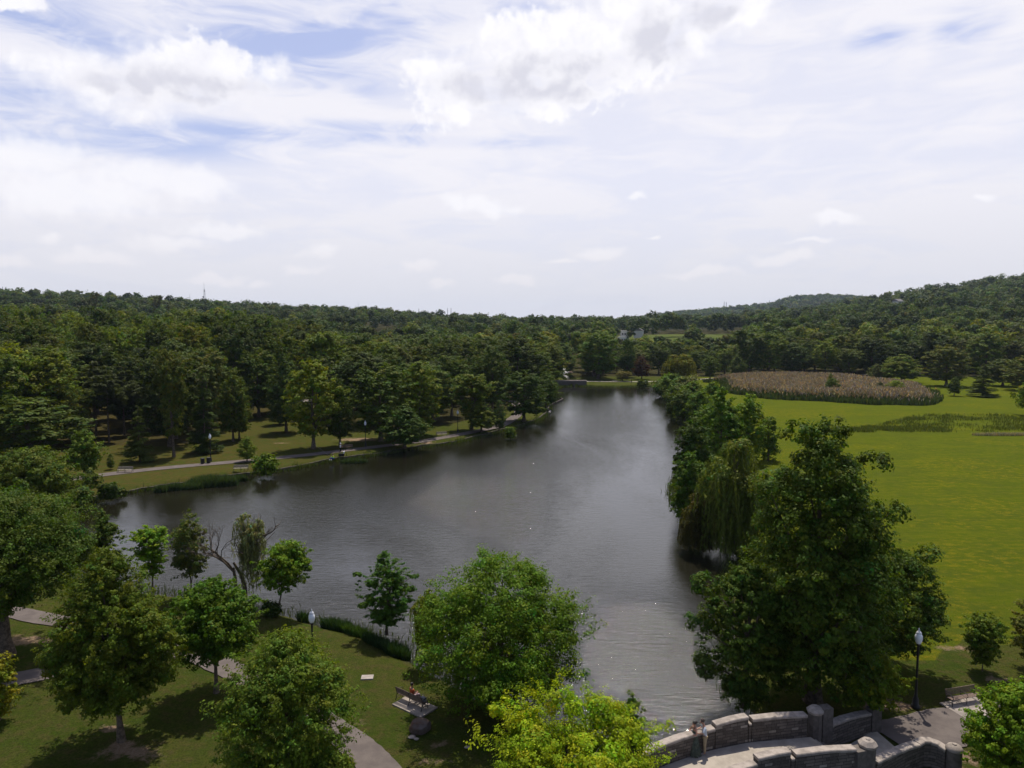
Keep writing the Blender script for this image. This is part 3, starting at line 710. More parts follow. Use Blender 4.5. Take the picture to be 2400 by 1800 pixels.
def tube_np(pts, rad, n=5):
    pts = np.asarray(pts, float); k = len(pts); T = np.gradient(pts, axis=0); T /= np.linalg.norm(T, axis=1)[:, None]+1e-9
    ref = np.array((.3, .9, .1)) if abs(T[0][2]) > .6 else np.array((0, 0, 1.)); A = np.cross(T, ref); A /= np.linalg.norm(A, axis=1)[:, None]+1e-9; B = np.cross(T, A)
    th = np.arange(n)*2*math.pi/n
    V = pts[:, None]+(A[:, None]*np.cos(th)[None, :, None]+B[:, None]*np.sin(th)[None, :, None])*np.asarray(rad)[:, None, None]
    i = np.arange(k-1)[:, None]*n; j = np.arange(n)[None]; j2 = (j+1) % n
    F = np.stack([i+j, i+j2, i+n+j2, i+n+j], -1).reshape(-1, 4); return V.reshape(-1, 3), F
def merge(parts):
    V = []; F = []; o = 0
    for v, f in parts: V.append(v); F.append(f+o); o += len(v)
    return np.concatenate(V), np.concatenate(F)
def trunk_mesh(r, H, r0, C, RD, nl, lean=(0, 0), bend=.02, zt=.82, nside=7, forks=0, twigs=0, mat_='bark'):
    ks = np.linspace(0, 1, 9); jit = np.cumsum(r.normal(0, bend*H/3, (9, 2)), axis=0)*(ks[:, None])
    pts = np.c_[jit[:, 0]+lean[0]*ks**1.2, jit[:, 1]+lean[1]*ks**1.2, ks*H*zt]
    rad = r0*(1-.86*ks**.9); rad[0] *= 1.5
    parts = [tube_np(pts, rad, nside)]
    if len(C):
        order = np.argsort(-RD)[:nl] if nl < len(C) else np.arange(len(C))
        for i in order:
            c = C[i]; hz = np.clip(c[2]*r.uniform(.45, .78), H*.12, H*zt*.97); kk = hz/(H*zt)
            s = np.array([np.interp(kk, ks, pts[:, j]) for j in range(3)]); rs = np.interp(kk, ks, rad)*.5
            m_ = (s+c)/2+np.array((0, 0, .12*np.linalg.norm(c-s)*r.uniform(-.4, 1.2)))+r.normal(0, .05*np.linalg.norm(c-s), 3)
            tt = np.linspace(0, 1, 6)[:, None]; cv = (1-tt)**2*s+2*tt*(1-tt)*m_+tt**2*c
            parts.append(tube_np(cv, rs*(1-.85*tt[:, 0])+.008, 5))
            for q in range(twigs):
                e = c+unit(r, 1)[0]*RD[i]*.9*np.array((1, 1, .8)); b0 = cv[r.randint(2, 6)]
                parts.append(tube_np([b0, (b0+e)/2+r.normal(0, .1*RD[i], 3), e], [rs*.28+.006, rs*.15+.005, .004], 4))
    V, F = merge(parts); return mesh_np('trunk', V, F, M[mat_], smooth=True)
def tree_meshes(seed, H, Rr, cb=.2, prof='round', nlobe=26, lr=.30, nleaf=20000, s=.16, r0=None, nl=16, lean=(0, 0), twigs=0, up=.35, tv=.16, extra=None, flat=.8, asp=.62, nsub=11, mat_='bark', bend=.02):
    r = np.random.RandomState(seed); Rr = Rr*.88; H0 = H; H = H*.975
    C, RD = make_lobes(r, H, Rr, cb, PROF[prof], nlobe, lr)
    C[:, 0] += lean[0]*(C[:, 2]/H)**1.2; C[:, 1] += lean[1]*(C[:, 2]/H)**1.2
    if extra is not None:
        C = np.concatenate([C, [(e[0]*.88, e[1]*.88, e[2]) for e in extra]]); RD = np.concatenate([RD, [e[3] for e in extra]])
    n1 = int(nleaf*.62); V, F, T = puff(r, C, RD, n1, s, up, tv, nsub, flat, asp)
    V2, F2, T2 = sprays(r, H, Rr, cb, PROF[prof], nleaf-n1, s, up, tv, lean, asp, flat)
    V, F = merge([(V, F), (V2, F2)]); T = np.concatenate([T, T2])
    cm_ = mesh_np('crown', V, F, M['leaf']); set_tint(cm_, T)
    return trunk_mesh(r, H, r0 or .022*H+.03, C, RD, nl, lean, bend, twigs=twigs, mat_=mat_), cm_
def conifer_meshes(seed, H, Rr, cb=.12, nleaf=14000, s=.3, tiers=15, droop=.35, r0=None, gap=.2, prof='cone'):
    r = np.random.RandomState(seed); P_ = []; N_ = []; T_ = []; TP = []; parts = []
    nb = 0; boughs = []
    for i in range(tiers):
        t = (i+.5)/tiers; z = cb*H+(H*.98-cb*H)*t; L = Rr*PROF[prof](t)
        for k in range(max(4, int(9*(1-t*.5)))):
            a = r.uniform(0, 6.283); boughs.append((a, z+r.normal(0, .015*H), L*r.uniform(.7, 1.12)))
    A = np.array(boughs); wg = A[:, 2]**1.3; bi = r.choice(len(A), nleaf, p=wg/wg.sum())
    a, z, L = A[bi, 0], A[bi, 1], A[bi, 2]; u = r.uniform(.05, 1, nleaf)**.7
    rr = u*L; wd = (.10+.24*u*(1-u*.55))*L+.05; side = r.normal(0, 1, nleaf)*wd*.55
    x = rr*np.cos(a)-side*np.sin(a); y = rr*np.sin(a)+side*np.cos(a)
    zz = z-droop*rr+.10*rr*u*u*2-np.abs(r.normal(0, .012*H, nleaf))-np.abs(side)*.25
    pos = np.stack([x, y, zz], 1); nr = np.stack([.35*np.cos(a), .35*np.sin(a), np.full(nleaf, .8)], 1)+unit(r, nleaf)*.5; nr /= np.linalg.norm(nr, axis=1)[:, None]
    tip = np.stack([np.cos(a), np.sin(a), -.4*np.ones(nleaf)], 1)+unit(r, nleaf)*.5
    b_ = np.exp(r.normal(0, .14, len(A))[bi]+r.normal(0, .16, nleaf)); tint = np.stack([b_, b_, b_], 1)
    sz = s*r.uniform(.6, 1.3, nleaf); V, F, T = leaves(pos, nr, tip, sz*1.5, sz*.5, tint)
    cm_ = mesh_np('crown', V, F, M['leaf']); set_tint(cm_, T)
    r0 = r0 or .016*H+.03; ks = np.linspace(0, 1, 6)
    parts = [tube_np(np.c_[np.zeros(6), np.zeros(6), ks*H*.97], r0*(1-.92*ks), 7)]
    for j in range(0, len(A), 2):
        a_, z_, L_ = A[j]; parts.append(tube_np([(0, 0, z_), (L_*.5*math.cos(a_), L_*.5*math.sin(a_), z_-droop*L_*.45), (L_*.9*math.cos(a_), L_*.9*math.sin(a_), z_-droop*L_*.8)], [r0*.22, r0*.13, .01], 4))
    V, F = merge(parts); return mesh_np('trunk', V, F, M['bark'], smooth=True), cm_
def willow_meshes(seed, H, Rr, nleaf=26000, s=.2, cb=.35, drop=.5, nlobe=18, open_=0):
    r = np.random.RandomState(seed); C, RD = make_lobes(r, H, Rr*.86, cb, PROF['round'], nlobe, .34)
    n1_ = int(nleaf*.35); V1, F1, T1 = puff(r, C, RD, n1_, s, .3, .14)
    ns = int(nleaf*.65); nst = max(50, ns//26); li = r.choice(len(C), nst, p=RD**2/(RD**2).sum())
    d = unit(r, nst); d[:, 2] = np.abs(d[:, 2])*.6-.1; top = C[li]+d*RD[li][:, None]*1.02
    ln = np.minimum(top[:, 2]*.92, H*drop*r.uniform(.45, 1.1, nst)); sway = r.normal(0, .06, (nst, 2))*ln[:, None]
    si = np.repeat(np.arange(nst), 26)[:ns]; ns = len(si); u = r.uniform(0, 1, ns)
    out = d[si, :2]*(np.sqrt(u)*.35)[:, None]*RD[li][si][:, None]
    pos = np.stack([top[si, 0]+out[:, 0]+sway[si, 0]*u+r.normal(0, .035, ns), top[si, 1]+out[:, 1]+sway[si, 1]*u+r.normal(0, .035, ns), top[si, 2]-ln[si]*u], 1)
    nr = unit(r, ns); nr[:, 2] = nr[:, 2]*.4+.35; nr[:, :2] += d[si, :2]*.6; nr /= np.linalg.norm(nr, axis=1)[:, None]
    tip = np.stack([np.zeros(ns), np.zeros(ns), -np.ones(ns)], 1)+unit(r, ns)*.35
    b_ = np.exp(r.normal(0, .16, nst)[si]+r.normal(0, .14, ns)); yl = r.normal(0, .06, nst)[si]; tint = np.stack([b_*(1+yl), b_, b_], 1)
    sz = s*r.uniform(.8, 1.5, ns); V2, F2, T2 = leaves(pos, nr, tip, sz*1.9, sz*.42, tint)
    V, F = merge([(V1, F1), (V2, F2)]); cm_ = mesh_np('crown', V, F, M['leaf']); set_tint(cm_, np.concatenate([T1, T2]))
    return trunk_mesh(r, H, .03*H+.05, C, RD, 14, mat_='bark'), cm_
def plant_tree(name, meshes, x, y, color, label, cat='tree', group=None, rz=0., sc3=(1, 1, 1), z=0.):
    t = empty(name, (x, y, z-.05), rz); tag(t, label, cat, group)
    a = link('trunk', meshes[0], t, scale=sc3); b_ = link('crown', meshes[1], t, scale=sc3); b_.color = (*LC(color), 1)
    return t
# leaf colours (albedo)
def LC(c): return (c[0]*1.72, c[1]*1.52, c[2]*.58)
G_OAK = (.044, .078, .016); G_DARK = (.026, .052, .014); G_MAPLE = (.042, .088, .014); G_BRIGHT = (.085, .145, .014); G_YEL = (.150, .190, .012)
G_OLIVE = (.070, .088, .022); G_SPRUCE = (.026, .050, .020); G_WILLOW = (.085, .108, .032); G_RED = (.045, .020, .018); G_BLUE = (.040, .070, .034); G_PALE = (.085, .115, .045)

def place(bx, by, tpy, wpx=None, Y=None, R=None):
    """ground point, height, radius from base pixel / top pixel / width in pixels"""
    if Y is None: q = P(bx, by)
    else:
        d = ray(bx, 900); dep = Y*math.cos(PITCH)+H_CAM*math.sin(PITCH); q = np.array(((bx-1200)/FPX*dep, Y))
    dep = q[1]*math.cos(PITCH)+22*math.sin(PITCH)
    return q[0], q[1], ztop(tpy, q[1]), (wpx/2*dep/FPX if wpx else R)

# ------------------------------------------------------------------ near trees, one by one
def near(name, seed, bx, by, tpy, wpx, color, label, Y=None, R=None, cat='tree', **kw):
    x, y, h, r_ = place(bx, by, tpy, wpx, Y, R)
    LA = kw.pop('dens', 3.0); s = kw.pop('s', max(.15, .0036*y))
    nleaf = kw.pop('nleaf', int(min(100000, LA*4*math.pi*r_*(r_*.55+h*.22)/(.31*s*s))))
    fn = kw.pop('fn', tree_meshes)
    ms = fn(seed, h, r_, nleaf=nleaf, s=s, **kw)
    return plant_tree(name, ms, x, y, color, label, cat)
near('oak_tree', 1, 15, 1535, 1135, 470, (.034, .062, .015), 'big dark oak at the left edge whose thick forked trunk stands by the asphalt path', cb=.30, nlobe=46, lr=.26, nl=26, r0=.42, twigs=2, bend=.03)
near('oak_tree', 2, 285, 1735, 1265, 330, (.048, .076, .014), 'tall leaning oak with yellow-tipped leaves and a bare pale trunk base, front left', cb=.20, prof='ovate', nlobe=44, lr=.27, nl=26, r0=.17, lean=(-.45, 0), twigs=2, s=.14,
     extra=[(2.1, .3, 4.6, .9), (2.5, .1, 5.6, .8), (-2.5, -.4, 2.5, .55), (-2.9, -.5, 2.1, .45), (2.6, 0, 3.6, .7)])
near('maple_tree', 3, 507, 1622, 1345, 244, G_MAPLE, 'rounded mid green maple on a straight trunk between the tall leaning oak and the lamp', cb=.30, prof='round', nlobe=34, lr=.32, nl=20, r0=.13, twigs=2, s=.17)
near('maple_tree', 4, 678, 1950, 1462, 370, (.055, .092, .020), 'bushy light-flecked maple cut off by the bottom edge in front of the street lamp', cb=.05, prof='round', nlobe=46, lr=.27, nl=24, r0=.15, twigs=3, s=.125, Y=30, extra=[(2.3, -.6, 2.6, 1.1), (2.8, -.5, 1.7, .9), (-1.9, -.6, 2.5, 1.1), (1.8, -1.4, 1.6, .9), (-1.2, -1.6, 2, 1.1)])
near('honey_locust_tree', 5, 1330, 1900, 1650, 450, (.118, .178, .010), 'bright yellow-green tree at the bottom edge beside the stone footbridge', Y=26.5, cb=.1, prof='flat', nlobe=52, lr=.23, nl=26, r0=.16, twigs=3, s=.115, dens=3.4, nsub=9,
     extra=[(1.7, .6, 6.7, .9), (-.2, .4, 7.0, .8), (2.5, -.2, 6.0, .8), (-2.6, 0, 5.9, .8), (2.9, -.6, 4.4, 1.0), (3.3, -.9, 3.2, .9), (2.6, -1.4, 5.2, 1.0)])
near('maple_tree', 6, 1478, 1800, 1606, 100, (.045, .085, .014), 'small dark green tree peeping up right behind the yellow-green tree', Y=30.5, cb=.2, prof='ovate', nlobe=14, lr=.4, nl=8, r0=.06, s=.14)
near('maple_tree', 7, 1172, 1648, 1290, 455, (.055, .105, .016), 'broad green multi-stemmed tree leaning over the water beside the park bench', cb=.04, prof='round', nlobe=60, lr=.25, nl=30, r0=.22, twigs=3, s=.14, nsub=9,
     extra=[(-1.2, .5, 8.2, 1.2), (2.1, .5, 7.4, 1.0), (4.3, 0, 4.2, 1.1), (5.0, -.3, 2.2, 1.0), (-4.8, -.3, 2.4, 1.0), (4.1, .4, 5.6, .8)])
near('willow_tree', 8, 1005, 1555, 1378, 110, (.085, .118, .030), 'pale olive feathery tree behind the left side of the broad green tree', fn=willow_meshes, s=.14, nleaf=11000, cb=.25, drop=.4)
near('elm_tree', 9, 906, 1486, 1284, 140, (.032, .078, .018), 'young dark elm with open layered branches among the waterside iris', cb=.13, prof='slim', nlobe=38, lr=.24, nl=36, r0=.10, twigs=1, s=.16, dens=2.3, flat=.42, up=.6,
     extra=[(2.3, 0, 4.3, .35), (-2.3, 0, 4.4, .35), (2.0, .2, 3.3, .4), (-1.9, 0, 2.1, .4), (1.7, 0, 2.5, .4)])
near('ash_tree', 10, 651, 1437, 1260, 138, (.062, .118, .016), 'small bright green tree with a slanting trunk at the water edge above the lamp', cb=.33, prof='round', nlobe=24, lr=.30, nl=16, r0=.08, lean=(.9, 0), twigs=1, s=.18, dens=2.6,
     extra=[(2.3, 0, 4.0, .5), (2.7, 0, 3.5, .35)])
near('poplar_tree', 11, 449, 1396, 1183, 104, (.050, .072, .032), 'slender grey-green sparse tree at the water edge, left of the half-dead willow', cb=.2, prof='slim', nlobe=30, lr=.34, nl=24, r0=.07, twigs=1, s=.17, dens=1.35)
near('locust_tree', 12, 358, 1385, 1231, 122, (.075, .145, .014), 'small vivid green open-branched tree on the grassy point by the water', cb=.25, prof='vase', nlobe=22, lr=.29, nl=20, r0=.08, twigs=1, s=.18, dens=2.0, flat=.5, up=.6)
near('maple_tree', 13, 250, 1400, 1190, 110, (.036, .062, .018), 'dim dark green tree behind the big left oak at the water edge', cb=.2, prof='ovate', nlobe=20, lr=.32, nl=12, s=.2, dens=2.2)
# half-dead willow
x, y, h, r_ = place(560, 1402, 1186, 116)
t = empty('willow_tree', (x, y, -.05)); tag(t, 'half-dead willow with bare twisted limbs on one side and pale drooping foliage on the other', 'tree')
rr_ = np.random.RandomState(77); parts = []
def grow(p, d, L, rad, depth, dead):
    n = 6; pts = [p]; q = p.copy(); dd = d.copy()
    for i in range(n):
        dd = dd+rr_.normal(0, (.13 if dead else .12), 3); dd[2] += .03; dd /= np.linalg.norm(dd); q = q+dd*L/n; pts.append(q)
    parts.append(tube_np(pts, np.linspace(rad, rad*.45, n+1), 6 if rad > .04 else 4))
    if depth > 0:
        for k in range(3 if depth > 1 else 5):
            j = rr_.randint(2, n+1); nd = dd+rr_.normal(0, .62, 3); nd[2] += .25; nd /= np.linalg.norm(nd)
            grow(pts[j], nd, L*rr_.uniform(.5, .75), rad*.5, depth-1, dead)
grow(np.array((-.3, 0, 0.)), np.array((-.05, 0, 1.)), 2.6, .20, 0, False); grow(np.array((.5, 0, 0.)), np.array((.05, .05, 1.)), 3.2, .2, 0, False)
for d in ((-.5, 0, .7), (-.45, .2, 1.), (-.2, -.2, 1.1), (-.6, -.1, .5)): grow(np.array((-.4, 0, 2.3)), np.array(d)/np.linalg.norm(d), 2.5, .085, 3, True)
for d in ((.1, 0, 1), (.5, .1, .8), (.3, -.2, 1), (-.1, .2, 1)): grow(np.array((.6, .1, 2.9)), np.array(d)/np.linalg.norm(d), 2.6, .13, 2, False)
V, F = merge(parts); link('trunk', mesh_np('trunk', V, F, M['bark'], smooth=True), t)
ms = willow_meshes(78, h, 1.55, nleaf=9000, s=.14, cb=.42, drop=.45, nlobe=16); cr = link('crown', ms[1], t, loc=(.95, 0, 0)); cr.color = (.16, .175, .07, 1)
# left edge and far side of the near lawn
near('maple_tree', 15, 70, 1300, 1040, 240, (.050, .080, .022), 'light green tree at the left edge on the far side of the inlet', Y=78, cb=.12, prof='round', nlobe=40, lr=.28, nl=10, dens=3)
near('birch_tree', 16, 195, 1137, 1000, 96, (.050, .088, .022), 'airy tree with a thin crooked trunk at the left end of the lakeside path', cb=.25, prof='ovate', nlobe=26, lr=.32, nl=20, r0=.11, dens=1.9, lean=(.5, 0))
near('birch_tree', 17, 214, 1162, 1098, 60, (.050, .078, .026), 'small thin tree on the bank below the crooked birch', cb=.25, prof='ovate', nlobe=14, lr=.34, nl=10, r0=.05, dens=1.5)
near('linden_tree', 18, -5, 1690, 1525, 105, (.090, .110, .016), 'low olive-yellow tree cut off by the left edge beside the asphalt path', Y=38, cb=.1, prof='round', nlobe=20, lr=.36, nl=8, s=.17)
# right side
near('maple_tree', 20, 1905, 1642, 960, 430, (.034, .062, .014), 'huge dark maple towering over the right bank of the lake', cb=.06, prof='ovate', nlobe=100, lr=.24, nl=46, r0=.42, twigs=2, s=.19, nleaf=95000, nsub=10, tv=.2,
     extra=[(-1.7, 0, 15.9, 1.0), (.7, 0, 16.1, 1.0), (3.4, 0, 14.0, 1.0), (-3.2, .2, 12.5, 1.2), (4.4, -.2, 11.2, 1.1)])
near('maple_tree', 21, 1745, 1655, 1300, 235, (.033, .062, .016), 'dark leafy tree overhanging the water left of the huge maple', cb=.03, prof='round', nlobe=40, lr=.28, nl=22, r0=.2, twigs=2, s=.17, nleaf=40000,
     extra=[(-2.6, 0, 7.2, .9), (-3.1, 0, 5.0, .9), (-2.6, -.4, 2.6, .9)])
near('maple_tree', 22, 2070, 1640, 1272, 285, (.036, .066, .018), 'dark broad tree spreading right of the huge maple above the lamp', cb=.16, prof='round', nlobe=48, lr=.27, nl=26, r0=.22, twigs=2, s=.17, nleaf=45000, Y=44,
     extra=[(2.9, 0, 7.4, .9), (3.4, 0, 4.0, .8), (3.9, 0, 3.2, .6)])
near('linden_tree', 23, 2040, 1690, 1520, 170, (.072, .108, .016), 'low yellow-green boughs hanging beside the right-hand lamp under the dark trees', Y=37.6, cb=.30, prof='round', nlobe=26, lr=.30, nl=16, r0=.10, twigs=1, s=.15, dens=2.3)
near('willow_tree', 24, 1718, 1300, 1014, 210, (.058, .084, .034), 'weeping willow with pale hanging strands between the huge maple and the lake', Y=68, fn=willow_meshes, s=.24, nleaf=26000, cb=.2, drop=.6, nlobe=30)
near('alder_tree', 25, 1626, 1110, 972, 118, (.026, .050, .018), 'dark tree leaning out over the lake above the weeping willow', Y=88, cb=.05, nlobe=34, lr=.28, nl=10, dens=3)
near('alder_tree', 26, 1612, 1180, 1052, 100, (.034, .072, .014), 'round green tree at the water edge left of the weeping willow', Y=77, cb=.02, nlobe=30, lr=.3, nl=10, dens=3)
near('poplar_tree', 27, 1688, 1040, 902, 130, (.046, .092, .014), 'tall mid green tree on the right bank behind the dark leaning tree', Y=110, cb=.05, prof='ovate', nlobe=34, lr=.28, nl=10, dens=3)
near('locust_tree', 28, 1752, 1030, 920, 95, (.070, .120, .022), 'light green rounded tree at the corner of the meadow', Y=112, cb=.05, prof='round', nlobe=30, lr=.3, nl=10, dens=3)
near('maple_tree', 29, 1800, 1010, 970, 56, (.045, .085, .018), 'small round tree at the meadow edge right of the light green one', Y=114, cb=.0, nlobe=12, lr=.4, nl=6, dens=3)
near('willow_shrub', 30, 1632, 1234, 1140, 112, (.040, .042, .024), 'brown-green twiggy shrub hanging over the water below the weeping willow', fn=willow_meshes, cat='shrub', Y=69, s=.2, nleaf=12000, cb=.0, drop=.9, nlobe=22)
near('lilac_shrub', 31, 2302, 1572, 1440, 122, (.050, .085, .018), 'multi-stemmed shrub on the grass behind the right park bench', cat='shrub', cb=.10, prof='vase', nlobe=30, lr=.36, nl=26, r0=.035, s=.15, dens=2.2)
near('dogwood_tree', 32, 2395, 1800, 1588, 285, (.070, .130, .014), 'bright green small tree in the bottom right corner, in front of the park bench', Y=31, cb=.05, prof='round', nlobe=44, lr=.27, nl=24, r0=.1, twigs=2, s=.14, dens=3.2)
near('olive_shrub', 33, 2420, 1600, 1385, 110, (.060, .072, .030), 'faint olive tree cut off by the right edge above the bright green corner tree', Y=44, cb=.1, nlobe=20, lr=.34, nl=10, s=.17, dens=2.)
near('locust_tree', 34, 2440, 961, 880, 120, (.085, .125, .020), 'light green tree cut off by the right edge at the far side of the meadow', Y=170, cb=.1, nlobe=20, lr=.34, nl=8, dens=3)
# shrubs lining the right bank further off
for i, (bx, tpy, wpx, Y, colr, lab) in enumerate([
    (1655, 934, 70, 128, (.05, .095, .016), 'mid green shrub crowding the right bank below the tall poplar'), (1640, 905, 85, 145, (.048, .088, .018), 'large bushy shrub on the right bank where it starts to bend'),
    (1606, 905, 66, 162, (.040, .068, .020), 'dark leafy shrub dipping into the lake on the right bank'), (1625, 886, 74, 178, (.055, .095, .020), 'fresh green shrub behind the dark dipping shrub'),
    (1590, 893, 70, 190, (.046, .076, .024), 'greyish green shrub on the right bank, halfway to its far corner'), (1572, 868, 72, 215, (.060, .105, .034), 'pale green round-headed tree at the far corner of the right bank'),
    (1612, 872, 62, 205, (.075, .095, .06), 'whitish flowering shrub among the right bank bushes'), (1555, 886, 46, 222, (.040, .068, .02), 'dark low shrub at the waterline of the far right corner'),
    (1585, 910, 52, 168, (.034, .058, .018), 'low dark shrub at the waterline of the right bank'), (1668, 878, 60, 150, (.05, .09, .02), 'shrub with a pointed top at the meadow end of the right bank'), (1690, 915, 60, 125, (.06, .1, .018), 'leafy green shrub beside the pointed one at the edge of the meadow')]):
    x, y, h, r_ = place(bx, 0, tpy, wpx, Y); h *= .92
    ms = tree_meshes(400+i, h, r_, cb=0.0, prof='round', nlobe=26, lr=.33, nleaf=9000, s=.0032*Y, nl=8)
    plant_tree('shrub', ms, x, y, colr, lab, 'shrub', 'bushes lining the right bank')

# ------------------------------------------------------------------ tree kinds for the middle distance
PR = {}
for i, (k, kw) in enumerate([('a', dict(cb=.22, prof='round', nlobe=34, lr=.27)), ('b', dict(cb=.20, prof='ovate', nlobe=36, lr=.27)), ('c', dict(cb=.25, prof='flat', nlobe=34, lr=.26, lean=(.5, 0))),
                             ('d', dict(cb=.14, prof='slim', nlobe=30, lr=.33)), ('e', dict(cb=.3, prof='vase', nlobe=30, lr=.27)), ('f', dict(cb=.18, prof='round', nlobe=40, lr=.23)), ('g', dict(cb=.2, prof='ovate', nlobe=26, lr=.33))]):
    kw['cb'] *= .6; PR[k] = tree_meshes(600+i, 16, 5, nleaf=20000, s=.36, nl=10, r0=.28, tv=.15, up=.45, **kw)
PR['A'] = [PR[k] for k in 'abcefg']
for i, (k, kw) in enumerate([('la', dict(cb=.1, prof='round', nlobe=22, lr=.32)), ('lb', dict(cb=.1, prof='ovate', nlobe=22, lr=.32)), ('lc', dict(cb=.15, prof='flat', nlobe=20, lr=.33)), ('ld', dict(cb=.1, prof='round', nlobe=28, lr=.26))]):
    PR[k] = tree_meshes(640+i, 16, 5, nleaf=9000, s=.52, nl=5, r0=.28, tv=.13, up=.5, **kw)
PR['sp'] = conifer_meshes(660, 16, 4, nleaf=15000, s=.36, cb=.08, tiers=17)
PR['pi'] = conifer_meshes(661, 16, 4, nleaf=9000, s=.45, cb=.42, tiers=9, droop=.1, prof='slim', r0=.25)
PR['wi'] = willow_meshes(662, 16, 8, nleaf=16000, s=.55, cb=.2, drop=.55)
def mid(kind, bx, by, tpy, wpx, color, label, name='broadleaf_tree', Y=None, group=None, cat='tree', rz=None, pr=None):
    x, y, h, r_ = place(bx, by, tpy, wpx, Y); ms = PR[kind]; R0 = {'sp': 4, 'pi': 4, 'wi': 8}.get(kind, 5); rz = (bx*7.3) % 6.28 if rz is None else rz
    TREES.append((x, y)); r_ *= 1.15 if R0 == 5 else 1; return plant_tree(name, ms, x, y, color, label, cat, group, rz, (r_/R0, r_/R0, h/16))
TREES = []
mid('a', 735, 1052, 833, 138, (.075, .105, .014), 'big yellow-green tree with a pale trunk beside the lakeside path, nearest the walking person', 'oak_tree')
mid('b', 797, 1046, 880, 74, (.030, .052, .014), 'narrow dark tree rising straight behind the lakeside bench')
mid('f', 893, 1034, 842, 165, (.038, .066, .014), 'large dark green tree with a stout trunk on the lawn right of the middle lamp', 'oak_tree')
mid('g', 948, 1050, 945, 118, (.030, .060, .015), 'low dense dark tree hanging over the lakeside path', 'maple_tree')
mid('a', 985, 1020, 838, 110, (.060, .092, .016), 'olive green tree behind the low dense one by the path')
mid('e', 1105, 1007, 872, 112, (.056, .086, .015), 'spreading olive tree between the two right-hand lamps of the far path', 'oak_tree')
mid('g', 1128, 1012, 938, 80, (.058, .085, .016), 'low olive tree whose boughs reach down to the far path')
mid('d', 1170, 1010, 933, 34, (.040, .070, .042), 'slim bluish young tree between path and water near the headland', 'young_tree')
mid('f', 1228, 987, 862, 118, (.028, .054, .015), 'dark round tree on the headland where the far path bends', 'maple_tree')
mid('b', 1280, 958, 866, 66, (.038, .070, .016), 'last tree of the headland, leaning over the lake')
mid('g', 1262, 948, 880, 70, (.030, .056, .016), 'dark tree just behind the last headland tree')
mid('pi', 226, 1024, 838, 96, (.030, .042, .020), 'tall pine with a long bare trunk in the deep shade on the left', 'pine_tree')
mid('pi', 256, 1036, 858, 80, (.026, .038, .020), 'second tall dark pine beside the long bare-trunked one', 'pine_tree')
mid('pi', 292, 1020, 850, 80, (.026, .038, .020), 'dark pine deeper in the shade right of the two tall pines', 'pine_tree')
mid('sp', 328, 1082, 945, 70, (.045, .068, .024), 'light green spruce with boughs to the ground behind the far left bench', 'spruce_tree')
mid('sp', 481, 1060, 868, 82, (.024, .044, .018), 'dark spruce behind the two waste bins and the lamp', 'spruce_tree')
mid('e', 408, 1070, 812, 92, (.048, .066, .022), 'tall half-bare tree with a pale trunk between the two spruces', 'sycamore_tree')
mid('b', 547, 1034, 852, 78, (.046, .070, .018), 'twin-stemmed tree on the lawn, left stem')
mid('d', 561, 1029, 872, 62, (.046, .070, .02), 'slender stem close beside the twin-stemmed tree')
mid('b', 671, 1013, 818, 96, (.030, .054, .024), 'tall bluish dark tree with a long trunk on the lawn behind the yellow-green tree', 'oak_tree')
mid('d', 656, 994, 872, 56, (.034, .054, .018), 'thin dark tree beside the tall bluish one')
mid('b', 527, 997, 858, 60, (.034, .054, .018), 'dark tree deeper in the lawn behind the twin stems')
mid('g', 579, 1082, 1018, 44, (.075, .115, .026), 'young light green tree beside the far path, next to a bench', 'young_tree')
mid('d', 260, 1100, 1060, 19, (.045, .072, .02), 'tiny sapling left of the far left bench', 'young_tree')
mid('a', 70, 1085, 925, 230, (.040, .064, .016), 'broad dark tree at the left edge behind the inlet', 'oak_tree')
mid('f', 40, 1045, 795, 160, (.082, .118, .014), 'tall tree with yellowish sunlit top at the left edge of the wood', 'oak_tree')
mid('b', 128, 1040, 802, 150, (.066, .094, .015), 'tall olive tree right of the yellowish one in the wood front', 'oak_tree')
mid('c', 186, 1046, 905, 70, (.046, .066, .018), 'middle-sized tree at the foot of the tall olive one')
# far shore
mid('f', 1402, 888, 770, 100, (.040, .078, .012), 'biggest rounded tree on the far shore, right of the far footbridge', 'oak_tree')
mid('d', 1470, 884, 788, 46, (.028, .056, .016), 'dark columnar tree beside the biggest far shore tree')
mid('b', 1504, 889, 830, 44, (.042, .022, .020), 'dark red-leaved tree on the far shore lawn', 'copper_beech_tree')
mid('c', 1459, 893, 869, 42, (.085, .085, .035), 'small flat-topped dry tree on the far shore lawn beside the white bench', 'young_tree')
mid('wi', 1594, 894, 822, 98, (.080, .092, .024), 'broad domed willow near the far right corner of the lake', 'willow_tree')
mid('a', 1664, 889, 832, 44, (.048, .078, .020), 'round park tree right of the domed willow', 'maple_tree')
mid('g', 1728, 887, 829, 44, (.040, .066, .018), 'second round park tree, left of the reed bed', 'maple_tree')
mid('b', 1262, 892, 770, 110, (.036, .064, .016), 'tall green tree left of the far footbridge'); mid('g', 1318, 880, 800, 74, (.046, .080, .018), 'lighter tree standing behind the far footbridge')
mid('f', 1210, 900, 776, 90, (.036, .03, .018), 'brownish dark tree on the far left shore'); mid('la', 1290, 893, 850, 60, (.04, .075, .018), 'low tree beside the left end of the far footbridge')
